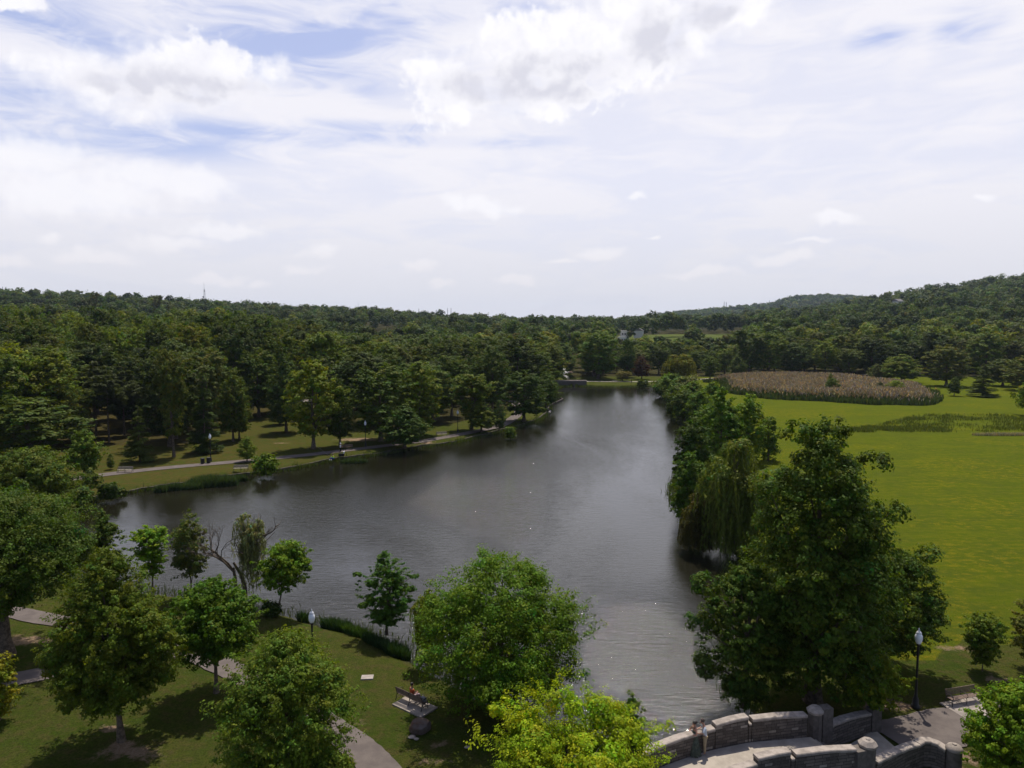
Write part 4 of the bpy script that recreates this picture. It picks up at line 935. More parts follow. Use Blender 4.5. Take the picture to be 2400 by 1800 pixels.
# trees on the meadow and reed bed
mid('a', 1951, 929, 884, 36, (.040, .070, .016), 'small round tree standing alone in front of the reed bed', 'young_tree')
mid('b', 1946, 921, 872, 22, (.055, .085, .022), 'small tree in the reed bed behind the lone round tree', 'young_tree')
mid('g', 2062, 926, 893, 28, (.030, .046, .018), 'dark shrub inside the reed bed', 'shrub', cat='shrub'); mid('a', 2098, 928, 889, 44, (.085, .13, .016), 'light green bush inside the right end of the reed bed', 'shrub', cat='shrub')
mid('g', 2236, 928, 880, 34, (.034, .060, .018), 'dark small tree right of the reed bed', 'young_tree')
mid('sp', 2303, 930, 850, 66, (.036, .058, .018), 'conical dark tree at the right end of the meadow', 'cypress_tree')
mid('f', 2218, 905, 803, 106, (.056, .074, .026), 'large round greyish tree behind the right end of the reed bed', 'oak_tree')
mid('g', 2112, 896, 826, 90, (.070, .105, .016), 'light yellow-green tree left of the large greyish one', 'oak_tree'); mid('d', 2084, 893, 832, 30, (.075, .11, .02), 'columnar light green tree beside the yellow-green one')
mid('e', 1990, 884, 815, 70, (.050, .072, .026), 'thin grey-green tree behind the reed bed', 'locust_tree'); mid('g', 2055, 893, 850, 44, (.055, .075, .035), 'silvery shrub at the back of the reed bed', 'shrub', cat='shrub')
mid('a', 2350, 905, 838, 90, (.040, .062, .02), 'dark tree behind the conical one on the right'); mid('f', 2400, 915, 830, 100, (.060, .080, .022), 'olive tree at the right edge behind the meadow')

# ------------------------------------------------------------------ woods: individual trees, then the far mass
def poisson(cands, dmin):
    kept = []; grid = {}
    for x, y, dm in cands:
        g = (int(x//12), int(y//12)); okk = True
        for a in (-1, 0, 1):
            for b_ in (-1, 0, 1):
                for (u, v) in grid.get((g[0]+a, g[1]+b_), ()):
                    if (u-x)**2+(v-y)**2 < dm*dm: okk = False; break
                if not okk: break
            if not okk: break
        if okk: grid.setdefault(g, []).append((x, y)); kept.append((x, y))
    return kept
rw = np.random.RandomState(11); cands = [(x, y, .1) for x, y in TREES if y > 95]
N0 = len(cands)
for _ in range(60000):
    u = rw.uniform(-.86, .12); Y = math.sqrt(rw.uniform(108**2, 335**2)); X = u*Y
    px, py = pxy(X, Y)
    if px > 1302 and not (px < 1500 and Y > 300): continue
    if py > np.interp(px, lfx, lfy)-3: continue
    if 520 < px < 720 and Y < 200 and rw.uniform() < .8: continue
    if Y > 185 and Y < 207 and 150 < px < 820: continue
    if abs(px-1345) < 9 and Y > 270: continue
    cands.append((X, Y, 7.6+.009*Y))
for _ in range(20000):
    px = rw.uniform(1400, 2600); Y = rw.uniform(300, 430); X = (px-1200)/FPX*(Y+1.5)
    lo = 305 if px < 2050 else 305-45*min(1, (px-2050)/250)
    if Y < lo or (px < 1640 and Y < 312): continue
    cands.append((X, Y, 10.5))
K = poisson(cands, 0)[0:]
K = [q for q in K if q not in set((a, b_) for a, b_, _ in cands[:N0])]
Kx = np.array(K); okm = ~(inside(Kx[:, 0], Kx[:, 1], SH) | (dist_poly(Kx[:, 0], Kx[:, 1], SH) < 3)); Kx = Kx[okm]
order = np.argsort(Kx[:, 1]); Kx = Kx[order]
NIND = 232
cols = [(.040, .066, .016), (.032, .056, .015), (.050, .078, .016), (.060, .086, .016), (.036, .060, .022), (.044, .060, .022), (.072, .092, .016), (.030, .050, .018)]
nam = ['mid green', 'dark green', 'fresh green', 'light olive', 'bluish green', 'dull grey-green', 'yellowish green', 'very dark green']
rest = []
nleft = (Kx[:, 0]/Kx[:, 1] < .10)
ind = set(list(np.nonzero(nleft)[0][:165])+list(np.nonzero(~nleft)[0][:67]))
for i, (x, y) in enumerate(Kx):
    ci = rw.choice(8, p=[.2, .16, .16, .12, .12, .09, .07, .08]); px, py = pxy(x, y)
    if x/y < .10:
        h = rw.uniform(15, 21) if y < 200 else rw.uniform(16.5, 22.5); r_ = rw.uniform(4.6, 6.8) if y < 200 else rw.uniform(5.2, 7.6)
        r_ *= 1.14; h *= 1+.28*float(sstep(y, 130, 210))*float(sstep(px, 900, 450))
        if px > 760: h *= .88
    else: h = rw.uniform(14, 21); r_ = rw.uniform(6.4, 9.2)
    if 1420 < px < 1745: h = rw.uniform(9.5, 13.8); r_ = rw.uniform(4.5, 6.2)
    z = float(terrain(x, y))
    if i not in ind: rest.append((x, y, z, h, r_, ci)); continue
    right = x/y >= .10
    k = rw.choice(['a', 'c', 'e', 'f']) if y < 230 else rw.choice(['a', 'c', 'f', 'la', 'lc', 'ld'])
    con = rw.uniform() < .03
    if con: k = 'sp'; ci = 7; r_ = 4
    where = 'in the tree line behind the reed bed and meadow' if right else ('in the front of the wood behind the far lawn' if y < 190 else 'in the wood on the left side of the lake')
    c_ = np.array(cols[ci])*rw.uniform(.6, 1.3)
    plant_tree('spruce_tree' if con else 'broadleaf_tree', PR[k], x, y, tuple(c_), '%s %s %s' % (nam[ci], 'conifer' if con else 'leafy tree', where), 'tree', '%s %ss %s' % (nam[ci], 'conifer' if con else 'tree', where), rw.uniform(0, 6.28), (r_/(4 if con else 5), r_/(4 if con else 5), h/16), z)

# the far woods: one mass nobody could count
far = []
for _ in range(90000):
    u = rw.uniform(-.84, .84); Y = 330+(1450-330)*rw.uniform()**.62; far.append((u*Y, Y, (9.6+.0068*Y)))
for _ in range(30000):
    u = rw.uniform(.04, .62); Y = rw.uniform(1500, 2700); far.append((u*Y, Y, 22.))
pre = [(q[0], q[1], .1) for q in rest]+[(x, y, .1) for i, (x, y) in enumerate(Kx) if i in ind]
def poisson2(cands, cell=26):
    kept = []; grid = {}
    for x, y, dm in cands:
        g = (int(x//cell), int(y//cell)); good = True
        for a in (-1, 0, 1):
            for b_ in (-1, 0, 1):
                for (p_, q_) in grid.get((g[0]+a, g[1]+b_), ()):
                    if (p_-x)**2+(q_-y)**2 < dm*dm: good = False; break
                if not good: break
            if not good: break
        if good: grid.setdefault(g, []).append((x, y)); kept.append((x, y, dm))
    return kept
FK = [q for q in poisson2(pre+far) if q[2] > 1]
FX = np.array(FK); pxf = 1200+FPX*FX[:, 0]/FX[:, 1]
gl = np.exp(-((pxf-1600)/190)**4)*((FX[:, 1] > 425) & (FX[:, 1] < 770))+np.exp(-((pxf-905)/70)**4)*((FX[:, 1] > 470) & (FX[:, 1] < 660))
keep = (gl < .5) & ~((np.abs(pxf-1345) < 8) & (FX[:, 1] < 420)) | ((np.abs(pxf-1563) < 34) & (np.abs(FX[:, 1]-650) < 16)) | ((pxf > 1640) & (pxf < 1760) & (FX[:, 1] > 735)) | ((np.abs(pxf-1482) < 10) & (np.abs(FX[:, 1]-610) < 12)) 
keep &= ~((np.abs(pxf-1475) < 60) & (FX[:, 1] > 330) & (FX[:, 1] < 600) & (FX[:, 1] > 425))
FX = FX[keep]; pxf = pxf[keep]
def wood_mass(name, P4, nleaf_fn, size_fn, label):
    Vs, Fs, Ts = [], [], []; o = 0
    for (x, y, z, h, r_, c_) in P4:
        n = nleaf_fn(y); k = 9 if y < 700 else 7
        a = rw.uniform(0, 6.28)+np.arange(k)*2.4; rad = r_*rw.uniform(.40, .58, k); lv = rw.uniform(0, 1, k)
        rho = np.maximum(0, r_-rad*.9)*(1-.55*lv**2)*rw.uniform(.6, 1.05, k); zz = h-rad*.8-(h*.52)*(1-lv**.6)*rw.uniform(.7, 1.1, k)
        C = np.stack([rho*np.cos(a)+x, rho*np.sin(a)+y, zz+z], 1); rad[0] = r_*.62; C[0] = (x, y, z+h-rad[0]*.85)
        V, F, T = puff(rw, C, rad, n, size_fn(y), .45, .08, 7, .85, .8, .25)
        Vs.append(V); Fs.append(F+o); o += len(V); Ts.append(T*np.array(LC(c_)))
    me = mesh_np(name, np.concatenate(Vs), np.concatenate(Fs), M['leaf']); set_tint(me, np.concatenate(Ts))
    ob = link(name, me); ob.color = (1, 1, 1, 1); tag(ob, label, 'woods', kind='stuff'); return ob
L1 = [(x, y, z, h, r_*.9, np.array(cols[ci])*rw.uniform(.6, 1.3)) for (x, y, z, h, r_, ci) in rest]
L2 = []
for (x, y, dm), p_ in zip(FX, pxf):
    h = rw.uniform(13.5, 21.5)*(1+.15*(rw.uniform() < .08))
    if y > 1450: h = rw.uniform(14, 22)
    if 1400 < p_ < 1780 and y < 430: h = rw.uniform(9, 12.5)
    if p_ > 1500 and 430 < y < 1400: h *= 1.1
    if abs(p_-1563) < 34 and abs(y-650) < 20: h = 23
    c_ = np.array(cols[rw.choice(8, p=[.2, .16, .14, .1, .14, .12, .04, .1])])*rw.uniform(.6, 1.45)
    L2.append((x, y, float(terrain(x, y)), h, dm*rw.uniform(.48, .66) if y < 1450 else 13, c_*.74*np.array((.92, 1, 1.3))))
# clumps of tall trees standing on the open slope beyond the lake
for (p_, Y, h, r_, ci) in [(1532, 640, 17, 6, 1), (1545, 655, 21, 7, 7), (1558, 640, 22, 8, 1), (1572, 650, 22, 8, 5), (1586, 642, 20, 7, 7), (1597, 655, 17, 6, 1), (1478, 606, 13, 5, 4), (1512, 640, 13, 4.5, 5), (1500, 640, 10, 4, 5), (1620, 720, 12, 5, 3),
                           (1642, 745, 19, 7, 1), (1656, 750, 21, 7, 5), (1670, 755, 22, 7, 7), (1684, 750, 22, 7, 1), (1698, 748, 21, 7, 5), (1712, 752, 21, 7, 7), (1726, 745, 20, 7, 1), (1740, 740, 19, 7, 5), (1752, 735, 18, 7, 1),
                           (1440, 560, 14, 6, 4), (1428, 520, 15, 6, 2), (1630, 470, 17, 6.5, 1), (1614, 460, 15, 6, 7)]:
    X = (p_-1200)/FPX*(Y+1.8); L2.append((X, Y, float(terrain(X, Y)), h, r_, np.array(cols[ci])*1.05))
print('individual woods', len(ind), 'rest', len(L1), 'far', len(L2))
nl_ = lambda y: 2000 if y < 350 else (1200 if y < 480 else (650 if y < 750 else (330 if y < 1450 else 110)))
sz_ = lambda y: .85 if y < 350 else (1.1 if y < 480 else (1.4 if y < 750 else (2.0 if y < 1450 else 4.5)))
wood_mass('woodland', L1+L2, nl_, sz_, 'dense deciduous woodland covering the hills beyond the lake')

# ------------------------------------------------------------------ grasses, reeds, irises
def blades(name, X, Y, Z, Hh, Wd, color, label, cat=None, kind='stuff', lean=.25, seed=3, group=None, parent=None, tipc=None, tv=.2):
    r = np.random.RandomState(seed); n = len(X); a = r.uniform(0, 6.283, n); l = r.normal(0, lean, (n, 2))*Hh[:, None]
    b = np.stack([X, Y, Z], 1); sd_ = np.stack([np.cos(a), np.sin(a), np.zeros(n)], 1)*Wd[:, None]*.5
    tipp = b+np.stack([l[:, 0], l[:, 1], Hh], 1); midp = b+np.stack([l[:, 0]*.3, l[:, 1]*.3, Hh*.55], 1)
    V = np.stack([b-sd_*.7, b+sd_*.7, midp+sd_, midp-sd_], 1); V2 = np.stack([midp-sd_, midp+sd_, tipp+sd_*.12, tipp-sd_*.12], 1)
    V = np.concatenate([V.reshape(-1, 3), V2.reshape(-1, 3)]); F = np.arange(n*8).reshape(-1, 4)
    t = np.exp(r.normal(0, tv, n)); y = r.normal(0, .12, n); T = np.stack([t*(1+y), t, t*(1-y)], 1); T2 = T if tipc is None else T*np.array(tipc)
    me = mesh_np(name, V, F, M['leaf']); set_tint(me, np.concatenate([np.repeat(T, 4, 0), np.repeat(T2, 4, 0)]))
    o = link(name, me, parent); o.color = (*color, 1)
    if parent is None: tag(o, label, cat, group, kind)
    return o
rb = np.random.RandomState(21)
# rim of rank grass all round the water
sg = np.concatenate([SH, SH[:1]]); seg = np.linalg.norm(np.diff(sg, axis=0), axis=1); cum = np.r_[0, np.cumsum(seg)]
n = 42000; u = rb.uniform(0, cum[-1], n); bx_ = np.interp(u, cum, sg[:, 0]); by_ = np.interp(u, cum, sg[:, 1])
clump = (np.sin(u*.9)+np.sin(u*.37+1)+np.sin(u*2.3+2))/3; kp = (by_ > 15) & (rb.uniform(-1, 1, n) < clump+.5) & ~((by_ < 37) & (bx_ > 3) & (bx_ < 18)); bx_, by_, cl = bx_[kp], by_[kp], clump[kp]
ox, oy = rb.normal(0, .45, (2, len(bx_))); d_ = dist_poly(bx_+ox, by_+oy, SH); ins = inside(bx_+ox, by_+oy, SH)
zz = np.where(ins, -.7, -.75+.72*sstep(d_, .1, 2.2))
blades('bank_grass', bx_+ox, by_+oy, zz, rb.uniform(.25, .6, len(bx_))*(1+.5*np.clip(cl, 0, 1))*np.where(by_ > 80, 1.25, 1), np.where(by_ > 80, .09, .05), (.055, .075, .016), 'rank green grass fringing the water all round the lake', 'grass')
def ell(cx, cy, rx, ry, rot, n):
    a = rb.uniform(0, 6.283, n); q = np.sqrt(rb.uniform(0, 1, n)); x = rx*q*np.cos(a); y = ry*q*np.sin(a); c, s_ = math.cos(rot), math.sin(rot)
    return cx+x*c-y*s_, cy+x*s_+y*c
def clump_thing(name, px, py, rx, ry, rot, n, h, wd, color, label, cat, group=None, z=0):
    q = P(px, py); X, Y = ell(0, 0, rx, ry, rot, n); t = empty(name, (q[0], q[1], 0)); tag(t, label, cat, group)
    d_ = dist_poly(X+q[0], Y+q[1], SH); ins = inside(X+q[0], Y+q[1], SH); Z = np.where(ins, -.75, -.75+.72*sstep(d_, .1, 2.2))
    hh = h*rb.uniform(.4, 1.15, n)*(1-.45*(((X/rx)**2+(Y/ry)**2)*.5)); blades('leaves', X, Y, Z, hh, np.full(n, wd), color, None, parent=t, lean=.22)
for i, (px, py, rx, ry, rot, n, h, lab) in enumerate([(790, 1461, 1.5, .7, -.5, 2200, .95, 'dense clump of dark waterside iris, leftmost of the row'), (838, 1478, 1.3, .6, -.5, 1700, .8, 'lighter middle clump of the waterside iris row'),
     (885, 1500, 1.4, .7, -.6, 2000, .75, 'iris clump at the foot of the young elm'), (930, 1520, 1.1, .7, -.6, 1700, .95, 'dark bushy clump at the right end of the waterside iris row'), (712, 1440, .5, .35, 0, 450, .9, 'small tuft of sedge at the water edge beside the lamp')]):
    clump_thing('iris_clump', px, py, rx, ry, rot, n, h, .05, (.026, .055, .016) if i != 1 else (.045, .085, .016), lab, 'plant')
for i, (px, py, rx, n, h, lab) in enumerate([(500, 1128, 3.4, 2600, 1.7, 'tall green reed stand at the foot of the far bank, the widest one'), (447, 1136, 1.6, 900, 1.1, 'shorter reed stand left of the widest one'), (408, 1139, .9, 900, 1.2, 'small dark reed tuft at the left end of the reed stands'),
     (375, 1143, .8, 700, 1.1, 'tiny lone reed tuft on the far bank left of the reed stands'), (830, 1076, 2.2, 1800, .9, 'green rushes on the bank below the walking person'), (560, 1118, 1.2, 900, 1.1, 'rush tuft on the bank between the reeds and the round bush')]):
    clump_thing('reed_clump', px, py, rx, rx*.35, .17, n, h, .09, (.045, .072, .026), lab, 'reeds')
def bush(px, by, tpy, wpx, col_, lab, seed, Y=None, nleaf=6000, s=None, name='bush'):
    x, y, h, r_ = place(px, by, tpy, wpx, Y); ms = tree_meshes(seed, h, r_, cb=0., prof='round', nlobe=16, lr=.38, nleaf=nleaf, s=s or .0034*y, nl=6, r0=.05)
    return plant_tree(name, ms, x, y, col_, lab, 'bush')
bush(622, 1110, 1062, 66, (.050, .090, .016), 'round bright green bush on the far bank beside the path', 701)
bush(262, 1166, 1132, 26, (.026, .050, .016), 'dark bush at the left end of the far bank', 702); bush(240, 1166, 1134, 10, (.03, .052, .018), 'narrow upright dark shrub next to the dark bush on the far bank', 703, nleaf=2500)
bush(284, 1160, 1146, 14, (.028, .05, .016), 'low dark bush right of the dark bush on the far bank', 704, nleaf=2500)
bush(636, 1440, 1408, 44, (.020, .038, .014), 'dark low bush under the slanting tree at the water edge', 705); bush(1196, 1024, 1004, 16, (.05, .085, .02), 'small shrub on the headland bank', 706, nleaf=2500)
bush(1505, 905, 893, 18, (.03, .048, .018), 'small dark shrub at the water edge of the far shore', 707, nleaf=2500); bush(190, 1178, 1140, 60, (.045, .072, .024), 'loose greyish bush at the left corner of the lake', 708)
bush(120, 1225, 1160, 130, (.038, .062, .020), 'large dull green bush behind the left oak', 709, nleaf=12000)
# big reed bed with pink-brown plumes
RP = [tuple(P(*q)) for q in [(1690, 900), (1700, 920), (1753, 931), (1850, 939), (1988, 944), (2080, 949), (2150, 951), (2200, 949), (2212, 941), (2190, 925), (2170, 912), (2060, 900), (2020, 893), (1950, 889), (1850, 886), (1760, 886), (1700, 890), (1650, 897)]]
ra = np.array(RP); n = 200000; X = rb.uniform(ra[:, 0].min(), ra[:, 0].max(), n); Y = rb.uniform(ra[:, 1].min(), ra[:, 1].max(), n)
m_ = inside(X+1.8*vnoise(X, Y, .35, 41), Y+3.2*vnoise(X, Y, .22, 42), RP); X, Y = X[m_], Y[m_]; dd = dist_poly(X, Y, RP); m_ = (rb.uniform(0, 1, len(X)) < np.where(dd < 5, 1., .55)); X, Y, dd = X[m_], Y[m_], dd[m_]
X, Y, dd = X[:60000], Y[:60000], dd[:60000]; hv = 2.5*(.45+.55*sstep(dd, 0, 6))*rb.uniform(.55, 1.2, len(X))
blades('reeds', X, Y, np.zeros(len(X)), hv, np.full(len(X), .30), (.052, .074, .026), 'green stems of the large reed bed beyond the meadow', 'reeds', lean=.1)
m_ = dd > 4.2+rb.normal(0, 1.3, len(X)); m_ &= rb.uniform(0, 1, len(X)) < .8; X, Y, hv = X[m_], Y[m_], hv[m_]; k = len(X)
blades('reed_plumes', X, Y, hv*.86, np.full(k, .85), np.full(k, .34), (.21, .160, .138), 'pink-brown plumes over the large reed bed', 'reeds', lean=.35, tv=.25)
# taller rough grass across the meadow and its mowing edge
q0, q1 = P(1940, 1012), P(2560, 1010); n = 22000; a = rb.uniform(0, 1, n); X = q0[0]+(q1[0]-q0[0])*a; w_ = rb.uniform(0, 1, n)
Y = q0[1]-1+w_*(6+22*sstep(a, .1, .7)); gr = rb.uniform(0, 1, (90, 40)); fr = gr[np.clip((X/3.1).astype(int), 0, 89), np.clip(((Y-100)/2.3).astype(int), 0, 39)]+gr[np.clip((X/7.7+9).astype(int), 0, 89), np.clip(((Y-100)/5.1+3).astype(int), 0, 39)]; m_ = fr+rb.normal(0, .35, n) > 1.1; X, Y = X[m_], Y[m_]
blades('rough_grass', X, Y, np.zeros(len(X)), rb.uniform(.25, .75, len(X)), np.full(len(X), .10), (.075, .092, .016), 'taller rough grass in the wet strip across the meadow', 'grass')
q0 = P(2310, 1020); n = 1500; X, Y = ell(q0[0]+6, q0[1]-.2, 9, .8, .02, n); blades('dry_grass', X, Y, np.zeros(n), rb.uniform(.3, .7, n), np.full(n, .1), (.24, .21, .16), 'pale dead stalks at the mown edge of the wet strip', 'grass')
# ------------------------------------------------------------------ park furniture
def bench_meshes():
    L = 2.4; s_ = MB(); b_ = MB()
    for i in range(6): s_.box((0, -.02+i*.078, .44-.012*(i == 0)), (L, .062, .03))
    for i in range(5):
        t = i*.085; s_ = s_; b_.box((0, -.10-t*.24, .54+t), (L, .028, .066), rot=(-.25, 0, 0))
    fr = []
    f = MB()
    f.tube([(0, .40, 0), (0, .41, .2), (0, .37, .42)], [.028, .02, .024], 6); f.tube([(0, -.24, 0), (0, -.14, .22), (0, -.085, .44), (0, -.15, .70), (0, -.235, .93)], [.03, .022, .026, .022, .024], 6)
    f.tube([(0, -.10, .40), (0, .14, .385), (0, .39, .41)], .022, 6); f.tube([(0, .38, .42), (0, .47, .54), (0, .42, .67), (0, .25, .69), (0, .02, .67), (0, -.13, .66)], [.02, .018, .02, .02, .018, .02], 6)
    f.tube([(0, -.18, .16), (0, .12, .24), (0, .40, .16)], .014, 6)
    return s_, b_, f
BS, BB, BF = bench_meshes(); bsm = {k: (BS.mesh('seat', M[k]), BB.mesh('backrest', M[k])) for k in ('wood', 'wood_pale')}; bfm = BF.mesh('frame', M['iron'])
def bench(x, y, rz, lab, k='wood', z=.04):
    t = empty('park_bench', (x, y, z), rz); t.scale = (.88,)*3; tag(t, lab, 'bench', 'slatted benches round the lake'); link('seat', bsm[k][0], t); link('backrest', bsm[k][1], t)
    for dx in (-1.17, 0, 1.17): link('frame', bfm, t, (dx, 0, 0))
    return t
def pad(x, y, rz, sx, sy, lab, m='concrete'):
    o = MB().box((0, 0, -.02), (sx, sy, .14)).build('bench_pad', M[m], loc=(x, y, -.01), rz=rz); tag(o, lab, 'paving slab'); return o
pad(-5.62, 39.42, R_(-37), 2.35, 1.35, 'concrete pad under the near left park bench')
bench(-5.87, 39.50, R_(-37), 'slatted bench seen from behind with a person sitting on it', z=.06)
pad(26.4, 39.15, R_(15), 2.6, 1.9, 'concrete pad under the empty bench at the right edge')
bench(26.25, 39.85, R_(195), 'empty brown bench facing the viewer on the right beside the asphalt path', z=.06)
for (px, py, lab, k) in [(294, 1107, 'pale bench by the far path, furthest left', 'wood_pale'), (565, 1103, 'pale bench between far path and round bush', 'wood_pale'), (813, 1053, 'bench under the narrow dark tree beside the walking person', 'wood'), (1035, 1022, 'pale brown bench by the far path before the headland', 'wood_pale'), (1441, 897, 'white-looking bench on the far shore lawn beside the flat-topped tree', 'wood_pale'), (1199, 962, 'dark bench beside the path bend on the headland', 'wood')]:
    q = P(px, py); bench(q[0], q[1], R_(180+(8 if px < 1300 else 0)+(10 if 700 < px < 1100 else 0)), lab, k)
q = P(861, 1588); tag(MB().box((0, 0, 0), (.74, .52, .10)).build('stone_plaque', M['slab'], loc=(q[0], q[1], .0), rz=.08), 'flat pale stone slab set in the lawn', 'slab')
def lamp_meshes():
    b = MB(); b.lathe([(.22, 0), (.22, .12), (.17, .18), (.15, .50), (.10, .62), (.085, .75)], 12)
    p_ = MB(); p_.lathe([(.075, .751), (.060, 1.6), (.055, 3.3), (.075, 3.42), (.05, 3.46), (.10, 3.60), (.13, 3.66)], 12)
    g = MB(); g.lathe([(.11, 3.662), (.17, 3.78), (.20, 3.95), (.19, 4.10), (.13, 4.22)], 14)
    c = MB(); c.lathe([(.14, 4.222), (.145, 4.26), (.10, 4.33), (.04, 4.40), (.045, 4.46), (.01, 4.54)], 12)
    return b.mesh('base', M['iron']), p_.mesh('post', M['iron']), g.mesh('globe', M['glass']), c.mesh('finial', M['finial'])
M['finial'] = mat('lamp_top', (.62, .63, .65), .35, .5)
LM = lamp_meshes()
for (x, y, s_, lab) in [(-12.35, 42.5, 1., 'lamp post with white acorn globe on the near lawn, half hidden by the bushy maple'), (23.25, 39.3, 1.04, 'lamp post with clear globe under the dark trees beside the right path'),
                    (*P(494, 1081), 1.0, 'lamp post beside the two waste bins on the far path'), (*P(857, 1046), 1.05, 'lamp post on the far path right of the walking person'), (*P(1073, 1013), 1.02, 'lamp post on the far path among the olive trees'), (*P(1203, 956), .95, 'lamp post at the path bend on the headland')]:
    t = empty('street_lamp', (x, y, 0)); tag(t, lab, 'street lamp', 'black lamp posts round the lake'); t.scale = (s_, s_, s_)
    for nm, m_ in zip(('base', 'post', 'globe', 'finial'), LM): link(nm, m_, t)
b = MB(); b.lathe([(.27, .03), (.30, .2), (.31, .85)], 16); bm1 = b.mesh('barrel', M['iron']); b = MB(); b.lathe([(.33, .852), (.33, .90), (.22, .93), (.2, .91)], 16); bm2 = b.mesh('lid', M['iron'])
for (px, py, lab) in [(475, 1087, 'dark round waste bin, left of the pair under the lamp'), (489, 1085.5, 'dark round waste bin, right of the pair under the lamp'), (1211, 960, 'dark waste bin at the path bend on the headland')]:
    q = P(px, py); t = empty('waste_bin', (q[0], q[1], 0)); tag(t, lab, 'waste bin', 'park waste bins'); link('barrel', bm1, t); link('lid', bm2, t)
q = P(983, 1722); o = link('boulder', rock_mesh('boulder', 7, (.66, .50, .46), M['rock'], 4), None, (q[0], q[1]+.35, .24)); tag(o, 'large brown boulder on the lawn in front of the park bench', 'boulder')
for i, (px, py, s_) in enumerate([(965, 1728, .16), (975, 1733, .12), (1096, 1752, .14)]):
    q = P(px, py); o = link('stone', rock_mesh('stone', 30+i, (s_*1.4, s_, s_*.5), M['coping'], 2), None, (q[0], q[1], .03)); tag(o, ['small flat stone at the foot of the boulder', 'second small stone touching the flat one by the boulder', 'small stone lying alone in shaded grass right of the boulder'][i], 'stone')
# low stone edging of the far bank
E_ = [tuple(q) for q in smooth_closed(np.array(pl([(188, 1180), (275, 1161), (362, 1146), (398, 1141), (470, 1130), (542, 1119), (651, 1106), (796, 1078), (888, 1066), (989, 1049), (1062, 1039), (1152, 1017), (1242, 992), (1279, 972), (1288, 954), (1286, 940)])), 5)][:-5]
E_ = [(x, y, -.18+.07*math.sin(i*1.7)+.05*math.sin(i*.6)) for i, (x, y) in enumerate(E_)]
t = empty('stone_edging', (E_[0][0], E_[0][1], 0)); tag(t, 'low rough stone edging along the far bank of the lake', 'edging')
o = wall('kerb', [(x-E_[0][0], y-E_[0][1], z) for x, y, z in E_], .38, 1, M['edge'] if 'edge' in M else M.setdefault('edge', mat('edging_stone', (.07, .06, .048), .95, .1, var=.5, scale=1.2, bump=.6, bscale=6)), t, zb=-1.2, n=420)
w_ = np.linspace(0, 1, 20); q = P(1288, 962)
b = MB(); b.tube([(0, -2.6, 0), (.35, -1.2, .1), (.45, .3, .12), (.1, 2.2, .05)], [.30, .34, .32, .25], 6); o = b.build('pale_kerbstone', M['slab'], loc=(q[0]-.3, q[1], -.3)); tag(o, 'pale curved kerbstone at the tip of the headland', 'kerbstone')

# ------------------------------------------------------------------ people
def skin(name, J, E, mats, parent=None, sub_=2, root=0, extra=None, loc=(0, 0, 0)):
    """J: name -> (x, y, z, rx, ry)"""
    ks = list(J); me = bpy.data.meshes.new(name); me.from_pydata([J[k][:3] for k in ks], [(ks.index(a), ks.index(b_)) for a, b_ in E], [])
    ob = bpy.data.objects.new(name, me); COL.objects.link(ob); md = ob.modifiers.new('s', 'SKIN')
    for i, k in enumerate(ks):
        v = me.skin_vertices[0].data[i]; v.radius = (J[k][3], J[k][4] if len(J[k]) > 4 else J[k][3]); v.use_root = (i == root)
    md.use_smooth_shade = True; md.branch_smoothing = .4; s2 = ob.modifiers.new('u', 'SUBSURF'); s2.levels = sub_; s2.render_levels = sub_
    dg = bpy.context.evaluated_depsgraph_get(); m2 = bpy.data.meshes.new_from_object(ob.evaluated_get(dg)); bpy.data.objects.remove(ob)
    bm = bmesh.new(); bm.from_mesh(m2); n0 = len(bm.faces)
    if extra: 
        m3 = extra.mesh('x', []); bm.from_mesh(m3)
    for i, f in enumerate(bm.faces):
        f.material_index = 0 if i < n0 else f.material_index+1
        f.smooth = True
    bm.to_mesh(m2); bm.free(); m2.name = name; m2.materials.clear()
    for m in (mats if isinstance(mats, list) else [mats]): m2.materials.append(m)
    return link(name, m2, parent, loc)
def hand(J, E, pre, wrist, d, thumb, s=1.):
    """palm and five bent fingers from a wrist point along d"""
    wv, d, th = Vector(wrist), Vector(d).normalized(), Vector(thumb).normalized(); nrm = d.cross(th).normalized()
    pm = wv+d*.055*s; J[pre+'palm'] = (*pm, .030*s, .016*s); E.append((pre+'w', pre+'palm'))
    for k, (off, ln) in enumerate(((.027, .068), (.009, .078), (-.009, .072), (-.026, .055))):
        a = pm+d*.028*s+th*off*s; b_ = a+d*ln*.5*s+nrm*.010*s; c_ = b_+d*ln*.42*s+nrm*.026*s
        for q, (p_, r_) in enumerate(((a, .0095), (b_, .0085), (c_, .007))): J['%sf%d%d' % (pre, k, q)] = (*p_, r_*s, r_*s)
        E.extend([(pre+'palm', '%sf%d0' % (pre, k)), ('%sf%d0' % (pre, k), '%sf%d1' % (pre, k)), ('%sf%d1' % (pre, k), '%sf%d2' % (pre, k))])
    a = wv+d*.03*s+th*.036*s; b_ = a+d*.030*s+th*.020*s+nrm*.012*s; J[pre+'t0'] = (*a, .011*s, .011*s); J[pre+'t1'] = (*b_, .009*s, .009*s); E.extend([(pre+'palm', pre+'t0'), (pre+'t0', pre+'t1')])
